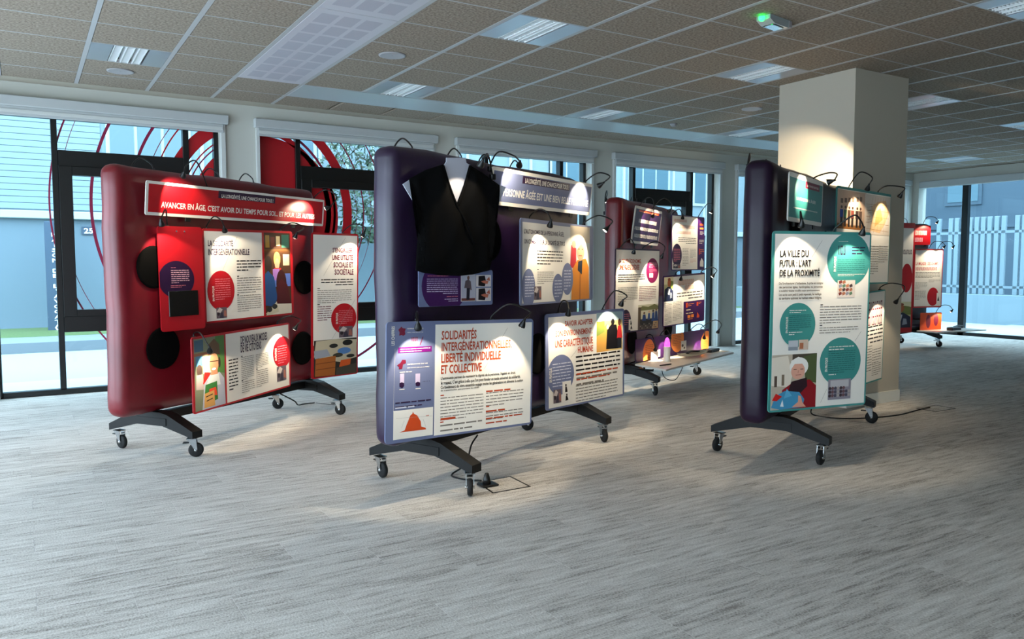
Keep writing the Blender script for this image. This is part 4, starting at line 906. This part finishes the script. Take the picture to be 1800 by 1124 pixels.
def poster(key, d):
    _, label, cat, edge = PLAB[key]
    t = thing('poster_board' if cat == 'poster' else ('banner_board' if cat == 'banner' else 'information_board'), label, cat)
    x = Vector((math.cos(d['az']), math.sin(d['az']), 0)); n = Vector((math.sin(d['az']), -math.cos(d['az']), 0)); z = Vector((0, 0, 1))
    u = math.cos(d['tilt'])*z + math.sin(d['tilt'])*n; n2 = math.cos(d['tilt'])*n - math.sin(d['tilt'])*z
    x2 = math.cos(d['roll'])*x + math.sin(d['roll'])*u; u2 = -math.sin(d['roll'])*x + math.cos(d['roll'])*u
    M = Matrix((x2, -n2, u2)).transposed().to_4x4(); M.translation = Vector(d['c'])
    t.rotation_mode = 'QUATERNION'; t.location = d['c']; t.rotation_quaternion = M.to_quaternion()
    w, h = d['w'], d['h']; obj('board', prism(BM(), rrect(w, h, min(.022, h*.06)), 0, .008), board_material(edge), t)
    P = Print(); R4 = (-w/2+.001, -h/2+.001, w/2-.001, h/2-.001); words = {}
    Rn = random.Random(sum(map(ord, key)))
    for e in d['el']:
        k = e[0]
        if k == 'r' and e[1] == 'screen':
            a = [v/1000 for v in e[2:6]]; boxo('screen', (a[0], -.006, a[1], a[2], 0, a[3]), 'screen_glass', t, .002, 1)
        elif k == 'r': P.rect(*[v/1000 for v in e[2:6]], ink(e[1]), R4)
        elif k == 'e' and e[4] < 10: obj('eyelet', lathe(BM(), [(.006, -.003), (.004, -.005), (.001, -.005)], 10, 'y', (e[2]/1000, 0, e[3]/1000)), 'chrome', t, True)
        elif k == 'e': P.ell(*[v/1000 for v in e[2:6]], ink(e[1]), R4)
        elif k == 'p': P.poly([(a/1000, b_/1000) for a, b_ in e[2]], ink(e[1]))
        elif k == 'l': P.line(*[v/1000 for v in e[2:6]], e[6]/1000, ink(e[1]), R4)
        elif k == 'ph': picture(P, e[1], *[v/1000 for v in e[2:6]])
        elif k == 'g':
            x0, y0, x1, y1 = [v/1000 for v in e[2:6]]; nn = e[6]; st_ = (x1-x0)/nn; rs = []
            for q in range(nn):
                a = x0+q*st_; wv = st_*.24
                rs += [(a, y0, a+wv, y1), (a+st_*.5, y0, a+st_*.5+wv, y1)]
                if q % 2: rs += [(a, y1-(y1-y0)*.18, a+st_*.74, y1)]
                if q % 3: rs += [(a, y0, a+st_*.74, y0+(y1-y0)*.16)]
            P.flat_bars(rs, ink(e[1]))
        elif k == 'b':
            x0, y0, x1, y1 = [v/1000 for v in e[2:6]]; nl = e[6]; al = e[7]; bold = len(e) > 8
            lh = (y1-y0)/nl; rs = []
            for q in range(nl):
                yt = y1-q*lh-lh*.2; hb = lh*(.36 if bold else .28); xe = x1 if q < nl-1 else x0+(x1-x0)*Rn.uniform(.4, .8); xs = x0
                if al and q == nl-1: xs, xe = x1-(xe-x0), x1
                a = xs
                while a < xe-lh*.3:
                    wd_ = min(Rn.uniform(.8, 3.2)*lh, xe-a); rs.append((a, yt-hb, a+wd_, yt)); a += wd_+lh*.32
            P.flat_bars(rs, ink(e[1]))
        elif k == 't':
            words.setdefault(e[1], []).append(e)
    P.done('print', t)
    y = -.0006-(P.n+2)*5e-5
    for col, lst in words.items():
        for e in lst:
            x0, y0, x1, y1 = [v/1000 for v in e[3:7]]; rot = len(e) > 7
            if y0 > y1: y0, y1 = y1, y0
            if x0 > x1: x0, x1 = x1, x0
            vv, ff = fit_text(e[2], x0, y0, x1, y1, rot); me = bpy.data.meshes.new('lettering'); me.from_pydata([(a, y, b_) for a, b_ in vv], [], ff)
            at = me.attributes.new('ink', 'FLOAT_COLOR', 'FACE'); at.data.foreach_set('color', list(ink(col))*len(ff)); obj('lettering', me, 'print', t)
    # black mounting arm from the padded body to the back of the board
    cx, cy, a, T, L_, D, W, off = ST[d['st']]; su = Vector((math.cos(a), math.sin(a), 0)); sn = Vector((su.y, -su.x, 0)); C_ = Vector((cx, cy, 0))
    Mi = M.inverted()
    for q in (-.28, .28):
        pw = M @ Vector((q*w, .01, .1*h)); s_ = max(-.9, min(L_+off-.1, (pw-C_).dot(su))); e_ = C_ + su*s_ + sn*(T-.02); e_.z = pw.z
        bm = BM(); tube(bm, [Vector((q*w, .008, .1*h)), Vector((q*w, .035, .1*h)), Mi @ e_], .011, 8); obj('mount_arm', bm, 'black_steel', t, True)
    for q in (-.3, .3):
        if cat == 'banner': boxo('clip', (q*w-.025, .008, -h/2-.03, q*w+.025, .016, -h/2+.05), 'black_plastic', t, .004, 1)
    return t, M
PM = {}
for key, d in POSTERS.items(): PM[key] = poster(key, d)
# ------------------------------------------------------------------ gooseneck lamps
def gooseneck(label, pts, aim, M=None, energy=1.0, group=None, lit=True):
    """pts and aim in world space (or through M)"""
    W_ = [M @ Vector(p) for p in pts] if M else [Vector(p) for p in pts]; A_ = M @ Vector(aim) if M else Vector(aim)
    hd = W_[-1]; dr = (A_-hd).normalized(); base = W_[0]
    t = thing('gooseneck_lamp', label, 'lamp', base, 0, group)
    L_ = [p-base for p in W_]; tail = L_[-1]-dr*.035
    path = smooth_path(L_[:-1]+[tail], 7)
    obj('arm', tube(BM(), path, .0052, 6), 'black_plastic', t, True)
    boxo('clamp', (-.016, -.016, -.022, .016, .016, .014), 'black_plastic', t, .004, 1)
    q = dr.to_track_quat('Z', 'Y'); 
    h_ = obj('head', lathe(BM(), [(.006, -.045), (.008, -.03), (.016, -.012), (.021, .004), (.021, .012)], 14), 'black_plastic', t, True); h_.rotation_mode = 'QUATERNION'; h_.rotation_quaternion = q; h_.location = L_[-1]
    obj('lens', lathe(BM(), [(.017, .0121), (.0165, .0135), (.004, .0155)], 14), 'led_lens', h_, True)
    if lit:
        ld = bpy.data.lights.new('led', 'SPOT'); ld.energy = LAMP_W*energy; ld.color = (1, .84, .60); ld.spot_size = 1.55; ld.spot_blend = .35; ld.shadow_soft_size = .006
        lo = bpy.data.objects.new('led', ld); COL.objects.link(lo); lo.parent = h_; lo.location = (0, 0, .022); lo.rotation_euler = (PI, 0, 0)
    return t
def over_edge(pts, h):
    """clamp behind the board, arm rising over its top edge before it bends forward"""
    x = pts[0][0]; rest = [(q[0], q[1], max(q[2], h/2+.03) if i < len(pts)-2 else q[2]) for i, q in enumerate(pts[1:])]
    return [(x, .028, h/2-.012), (x, .028, h/2+.022)] + rest
for key, label, pts, aim, en in LAMPS: gooseneck('black gooseneck lamp '+label, (over_edge if key != 'P_shirt' else lambda q, h: q)([(p[0], -p[2], p[1]) for p in pts], POSTERS[key]['h']), (aim[0], -aim[2], aim[1]-(.02 if 'banner' in key else .16)), PM[key][1], .45 if 'blouse' in label else en)
BACK = dict(red=[-.86, -.2, .2], purple=[-.92, -.42, -.08, .30], teal=[-.98, -.6, -.22, .55], back=[-1.0, -.2, .3], far=[.2, .5])
BLAB = dict(red='the large red stand', purple='the purple stand', teal='the dark plum stand', back='the red shelf stand', far='the dark stand behind the column')
for k, ss in BACK.items():
    cx, cy, a, T, L_, D, W, off = ST[k]; su = Vector((math.cos(a), math.sin(a), 0)); sn = Vector((su.y, -su.x, 0)); C_ = Vector((cx, cy, 0))
    for n, s_ in enumerate(ss):
        P_ = lambda ds, dn, z: C_ + su*(s_+ds) + sn*dn + Vector((0, 0, z))
        aim = P_(.26, -T-.06, 1.45)
        if k == 'teal' and n == 3: aim = Vector((6.46, 4.92, 1.98))
        gooseneck(('first', 'second', 'third', 'fourth')[n]+' gooseneck lamp behind '+BLAB[k]+' from its padded end', [P_(0, -T-.045, 1.86), P_(.0, -T-.05, 2.0), P_(.10, -T-.07, 2.09), P_(.23, -T-.11, 2.07), P_(.29, -T-.14, 2.0)], aim, None, 8.0 if k == 'teal' and n == 3 else 1.0, 'back edge lamps of '+BLAB[k])
# ------------------------------------------------------------------ cut-out torso board and black blouse
Mb = PM['P_shirt'][1]
tb = thing('torso_board', 'pale grey cut-out torso board showing at the neck and sleeves of the blouse', 'display board'); tb.rotation_mode = 'QUATERNION'; tb.location = Mb.translation; tb.rotation_quaternion = Mb.to_quaternion()
obj('neck', prism(BM(), [(-.087, .754), (.064, .77), (.073, .74), (.116, .728), (.125, .66), (.1, .45), (-.1, .44), (-.115, .65), (-.101, .713), (-.087, .731)], 0, .006), 'mannequin_board', tb)
obj('arm_stub', prism(BM(), [(-.407, .575), (-.346, .612), (-.25, .60), (-.25, .50), (-.338, .491)], 0, .006), 'mannequin_board', tb)
obj('arm_stub', prism(BM(), [(.374, .632), (.41, .625), (.349, .527), (.25, .50), (.25, .62)], 0, .006), 'mannequin_board', tb)
obj('torso', prism(BM(), [(-.25, .50), (-.25, .60), (-.1, .66), (.1, .66), (.25, .62), (.25, .5), (.22, .112), (-.28, .112)], .001, .005), 'mannequin_board', tb)
OUTL = [(-.123, .711), (-.25, .668), (-.37, .607), (-.325, .50), (-.275, .439), (-.30, .34), (-.313, .25), (-.326, .102), (-.276, .089), (-.159, .077), (-.005, .07), (.113, .08), (.255, .105), (.249, .302), (.238, .47), (.228, .525), (.293, .511), (.343, .631), (.2, .69), (.087, .729), (.04, .60), (-.019, .481), (-.075, .59)]
def inside(x, y, P=OUTL):
    c_ = False
    for i in range(len(P)):
        (x0, y0), (x1, y1) = P[i-1], P[i]
        if (y0 > y) != (y1 > y) and x < (x1-x0)*(y-y0)/(y1-y0)+x0: c_ = not c_
    return c_
def edge_d(x, y, P=OUTL):
    p = Vector((x, y)); best = 9
    for i in range(len(P)):
        a, b_ = Vector(P[i-1]), Vector(P[i]); t_ = max(0, min(1, (p-a).dot(b_-a)/(b_-a).length_squared)); best = min(best, (a+(b_-a)*t_-p).length)
    return best
bm = BM(); f = bm.faces.new([bm.verts.new((x, 0, z)) for x, z in OUTL]); bmesh.ops.triangulate(bm, faces=[f])
for _ in range(4): bmesh.ops.subdivide_edges(bm, edges=[e for e in bm.edges if e.calc_length() > .03], cuts=1); bmesh.ops.triangulate(bm, faces=[f for f in bm.faces if len(f.verts) > 3])
for v in bm.verts:
    x, z = v.co.x, v.co.z; d = edge_d(x, z); puff = .032*(1-math.exp(-d/.05))
    v.co.y = -.012 - puff - (.010*math.sin(26*x+9*z) + .007*math.sin(17*z-31*x))*min(1, d/.06)
ext = bmesh.ops.extrude_face_region(bm, geom=bm.faces[:])
for v in [g for g in ext['geom'] if isinstance(g, bmesh.types.BMVert)]: v.co.y = -.006
bmesh.ops.recalc_face_normals(bm, faces=bm.faces[:])
bl = thing('blouse', 'black short sleeved wrap blouse hung on the purple stand', 'blouse'); bl.rotation_mode = 'QUATERNION'; bl.location = Mb.translation; bl.rotation_quaternion = Mb.to_quaternion()
obj('garment', bm, 'blouse', bl, True)
obj('collar_band', tube(BM(), smooth_path([(-.126, -.016, .705), (-.078, -.018, .588), (-.021, -.022, .478), (.03, -.048, .38), (.09, -.05, .26)], 5), .008, 6), 'blouse', bl, True)
obj('collar_band', tube(BM(), smooth_path([(.09, -.016, .725), (.043, -.018, .60), (-.017, -.022, .48)], 5), .008, 6), 'blouse', bl, True)
# ------------------------------------------------------------------ white shelf of the red shelf stand and the things on it
sh = thing('display_shelf', 'white shelf low on the red stand behind the purple one', 'shelf')
bm = BM(); A4 = [(5.22, 6.12), (5.19, 5.635), (6.877, 6.348), (6.95, 6.81)]
lo = [bm.verts.new((x, y, .315)) for x, y in A4]; hi = [bm.verts.new((x, y, .333)) for x, y in A4]; bm.faces.new(lo[::-1]); bm.faces.new(hi)
for i in range(4): bm.faces.new((lo[i], lo[(i+1) % 4], hi[(i+1) % 4], hi[i]))
bmesh.ops.recalc_face_normals(bm, faces=bm.faces[:]); obj('shelf_top', bm, 'shelf_white', sh)
for p in ((5.40, 6.05), (6.72, 6.60)): obj('bracket', tube(BM(), [(p[0], p[1], .315), (p[0], p[1], .26), (p[0]-.10, p[1]+.22, .26)], .012, 6), 'black_steel', sh)
ZS = .333
bo = thing('light_bottle', 'white bottle with a glowing pink top on the shelf', 'bottle', (5.63, 6.10, ZS))
obj('body', lathe(BM(), [(.036, 0), (.038, .01), (.032, .09), (.036, .15), (.036, .155)], 20), 'bottle_white', bo, True)
obj('glowing_top', lathe(BM(), [(.030, .156), (.029, .19), (.018, .235), (.004, .25)], 20), 'pink_glow', bo, True)
di = thing('curved_dish', 'long cream boat-shaped dish on the shelf', 'dish', (6.15, 6.25, ZS), .28)
bm = BM(); N_ = 20; ringsd = []
for q in range(N_+1):
    t_ = q/N_; wd_ = .085*math.sin(PI*min(1, max(.03, t_)))**.6+.008; rr = []
    for s_ in range(7):
        a = -1+2*s_/6; rr.append(bm.verts.new((-.30+.6*t_, a*wd_, .008+.03*a*a+.03*(2*t_-1)**2)))
    ringsd.append(rr)
for a, b_ in zip(ringsd, ringsd[1:]):
    for s_ in range(6): bm.faces.new((a[s_], b_[s_], b_[s_+1], a[s_+1]))
bmesh.ops.solidify(bm, geom=bm.faces[:], thickness=.006); obj('bowl', bm, 'dish_cream', di, True)
obj('black_handle', tube(BM(), smooth_path([(-.05, .05, .035), (.08, .075, .05), (.22, .05, .04)], 5), .012, 6), 'black_plastic', di, True)
for nm, x, y, rz, b6, m_, lb in (('black_case', 6.70, 6.52, .4, (-.13, -.05, 0, .13, .05, .035), 'black_plastic', 'flat black case at the outer end of the shelf'), ('small_card', 5.62, 6.28, .33, (-.07, -.004, 0, .07, .004, .09), 'bottle_white', 'small white card standing on the shelf beside the bottle'), ('black_pen', 5.40, 5.87, .2, (-.09, -.008, 0, .09, .008, .012), 'black_plastic', 'dark pen lying at the front of the shelf'), ('paper_slip', 6.82, 6.46, .3, (-.09, -.035, 0, .09, .035, .003), 'dish_cream', 'cream paper slip lying at the outer shelf edge')):
    o = boxo(nm, b6, m_, None, .0015 if nm != 'black_case' else .008, 1); o.location = (x, y, ZS); o.rotation_euler = (0, 0, rz); tag(o, lb, nm.split('_')[1])
# ------------------------------------------------------------------ far stand posters (seen past the column)
cx, cy, a, T, L_, D, W, off = ST['far']
def far_board(key, c_, w, h, az, els, label, edge, cat='poster'):
    PLAB[key] = ('x', label, cat, edge)
    PM[key] = poster(key, dict(st='far', c=list(c_), az=az, tilt=0, roll=0, w=w, h=h, el=els))
far_board('F_banner', [12.216, 7.446, 1.804], 0.449, 0.312, -0.366, [('r', 'red', -210, -142, 210, 142), ('g', 'white', -180, 0, 160, 70, 12), ('g', 'pink', -180, -110, 90, -40, 9)], 'small red banner on the stand half hidden by the column', 'red', 'banner')
far_board('F_main', [12.528, 7.44, 1.109], 0.599, 0.956, -0.222, [('r', 'white', -283, -455, 283, 455), ('t', 'red', 'LA MALADIE : DES CHAMPS', -270, 215, 200, 265), ('g', 'red', -270, 130, 180, 180, 14), ('b', 'black', -270, 0, 240, 100, 5, 0, 1), ('b', 'dark', -270, -170, -20, -60, 6, 0), ('b', 'dark', 10, -70, 260, -20, 3, 0), ('b', 'dark', -270, -350, -40, -200, 7, 0), ('e', 'red', 110, -300, 120, 150), ('r', 'white', 190, -450, 275, -240), ('p', 'black', [(205, -370), (225, -290), (250, -370)])], 'red edged poster titled LA MALADIE on the stand half hidden by the column', 'red')
far_board('F_side', [11.854, 7.511, 1.118], 0.597, 1.75, -0.182, [('r', 'white', -265, -380, 265, 795), ('e', 'red', 150, 0, 120, 230), ('g', 'plum', 30, 380, 250, 450, 6), ('b', 'dark', -250, -300, 20, 250, 14, 0), ('ph', 'suit', -265, -795, 265, -380)], 'tall red edged poster partly covered by the white column', 'red')
far_board('F_low', [12.449, 7.322, 0.418], 0.463, 0.280, -0.173, [('r', 'vermilion', -225, -130, 225, 130), ('e', 'maroon', -60, 0, 50, 110), ('e', 'maroon', 110, 20, 50, 100)], 'low red panel with grey ovals on the stand half hidden by the column', 'vermilion', 'display panel')
fs = boxo('display_shelf', (-.42, -.34, -.018, .75, .03, 0), 'shelf_white', None, .003, 1); fs.location = (12.569, 7.302, 0.278); fs.rotation_euler = (0, 0, -.12); tag(fs, 'white shelf on the stand half hidden by the column', 'shelf')
fb_ = boxo('black_case', (-.13, -.05, 0, .13, .05, .05), 'black_plastic', None, .008, 1); fb_.location = (12.729, 7.102, 0.278); tag(fb_, 'black case on the shelf seen past the column', 'case')
fd = obj('curved_dish', di.children[0].data, None, None, loc=(12.949, 7.152, 0.278), rot=(0, 0, -.1)); tag(fd, 'cream boat-shaped dish on the shelf seen past the column', 'dish')
for key, (x_, z_), lb in (('F_banner', (.1, .16), 'over the small red banner past the column'), ('F_main', (.03, .47), 'over the LA MALADIE poster'), ('F_main', (.22, .47), 'at the outer corner of the LA MALADIE poster'), ('F_low', (.15, .135), 'over the low red panel past the column')):
    gooseneck('black gooseneck lamp '+lb, over_edge([(x_, .01, z_), (x_, -.06, z_+.12), (x_+.08, -.13, z_+.12), (x_+.1, -.16, z_+.03)], {'F_banner': .312, 'F_main': .956, 'F_low': 0.280}[key]), (x_, 0, z_-.2), PM[key][1], 1.0)
# ------------------------------------------------------------------ cables and floor boxes
def cable(name, pts, label, r=.006):
    return tag(obj(name, tube(BM(), smooth_path(pts, 6), r, 6), 'black_rubber', None, True), label, 'cable')
def floor_box(x4, label):
    t = thing('floor_box', label, 'floor box'); c_ = [Vector((x, y, 0)) for x, y in x4]; m_ = sum(c_, Vector())/4
    bm = BM(); o_ = [bm.verts.new(p+Vector((0, 0, .0025))) for p in c_]; i_ = [bm.verts.new(m_+(p-m_)*.93+Vector((0, 0, .0025))) for p in c_]
    lo_ = [bm.verts.new(p) for p in c_]; li = [bm.verts.new(m_+(p-m_)*.93) for p in c_]
    for k in range(4):
        q = (k+1) % 4; bm.faces.new((o_[k], o_[q], i_[q], i_[k])); bm.faces.new((o_[q], o_[k], lo_[k], lo_[q])); bm.faces.new((i_[k], i_[q], li[q], li[k]))
    bmesh.ops.recalc_face_normals(bm, faces=bm.faces[:]); obj('frame', bm, 'black_steel', t)
    bm = BM(); bm.faces.new([bm.verts.new(m_+(p-m_)*.925+Vector((0, 0, .0012))) for p in c_]); obj('lid', bm, 'carpet', t)
    return t
floor_box([(2.286, 3.934), (2.552, 3.937), (2.568, 4.199), (2.32, 4.180)], 'black edged floor box with a carpet lid beside the purple stand')
floor_box([(6.99, 4.04), (7.306, 4.026), (7.319, 4.227), (7.007, 4.235)], 'floor box outline beside the white column foot')
cable('power_cable', [(2.50, 4.50, .216), (2.42, 4.44, .17), (2.37, 4.42, .06), (2.27, 4.42, .006), (2.255, 4.33, .006), (2.30, 4.24, .006), (2.33, 4.15, .02)], 'black power cable from the purple stand to its floor box')
pg = thing('power_plug', 'black plug standing in the floor box beside the purple stand', 'plug', (2.335, 4.09, .0025)); boxo('base_plate', (-.05, -.045, 0, .06, .04, .012), 'black_plastic', pg, .003, 1)
obj('plug_body', lathe(BM(), [(.026, .012), (.022, .04), (.012, .075), (.008, .078)], 12), 'black_plastic', pg, True)
cable('power_cable', [(5.78, 4.33, .216), (5.80, 4.45, .08), (5.90, 4.50, .006), (5.94, 4.31, .006), (6.15, 4.18, .006), (6.54, 4.11, .006), (6.98, 4.17, .006), (7.06, 4.13, .02)], 'black power cable from the dark plum stand along the floor')
cable('power_cable', [(1.86, 6.86, .216), (2.05, 7.10, .10), (2.15, 7.33, .02), (2.24, 7.42, .008), (2.34, 7.43, .008)], 'black power cable hanging below the large red stand')
cable('thin_cable', [(2.352, 7.43, .006), (2.42, 7.30, .006), (2.44, 7.0, .05), (2.37, 6.85, .14)], 'thin pale wire below the large red stand', .0025)
cable('power_cable', [(5.5, 6.05, .309), (5.46, 5.95, .2), (5.5, 5.85, .18), (5.62, 5.9, .23), (5.7, 5.93, .309)], 'black cable drooping below the white shelf', .004)
# ------------------------------------------------------------------ ceiling devices
def speaker(i, j, label):
    t = thing('ceiling_speaker', label, 'speaker', (OX+PA*i, OY+PB*j, CEIL), group='round ceiling speakers')
    obj('rim', lathe(BM(), [(.085, -.001), (.115, -.001), (.115, -.008), (.10, -.012), (.088, -.008)], 32), 'speaker_white', t, True)
    obj('grille', lathe(BM(), [(.09, -.001), (.09, -.006), (.01, -.004)], 32), 'grille', t, True); boxo('screw', (-.006, -.006, -.008, .006, .006, -.003), 'black_plastic', t)
speaker(-.5, 1.5, 'round white ceiling speaker beside the perforated panel'); speaker(-3.5, 4.55, 'round white ceiling speaker beside the louvre light over the red stand'); speaker(6.45, 1.5, 'round white ceiling speaker between the white column and the windows')
sd = thing('smoke_detector', 'small round white detector on the ceiling near the windows', 'detector', (OX+PA*6.33, OY+PB*3.5, CEIL)); obj('shell', lathe(BM(), [(.045, 0), (.045, -.012), (.03, -.03), (.004, -.034)], 20), 'speaker_white', sd, True)
ex = thing('emergency_light', 'clear wedge shaped emergency light with a green lamp on the ceiling', 'emergency light', (OX+PA*2.6, OY+PB*-2.45, CEIL), .15)
obj('housing', prism(BM(), [(-.14, 0), (.13, 0), (.13, -.035), (.10, -.055), (-.08, -.055), (-.14, -.03)], -.055, .055), 'exit_clear', ex)
boxo('reflector', (-.08, -.04, -.062, .06, .04, -.056), 'lamp_mirror', ex, .002, 1); boxo('end_cap', (.10, -.057, -.05, .15, .057, 0), 'speaker_white', ex, .006, 1)
obj('green_led', lathe(BM(), [(.022, 0), (.022, -.02), (.012, -.032), (.003, -.034)], 14, 'z', (-.16, 0, -.012)), 'green_led', ex, True)
# ------------------------------------------------------------------ lettering outdoors
for txt, m_, par, loc, w_, h_ in TEXT_JOBS:
    vv, ff = fit_text(txt, 0, 0, w_ if txt not in "I'" else w_*.3, h_); me = bpy.data.meshes.new('letter'); me.from_pydata([(x, 0, z) for x, z in vv], [], ff)
    o = obj('letter', me, m_, par, loc=(loc[0]+(w_*.35 if txt in "I'" else 0), loc[1], loc[2]))
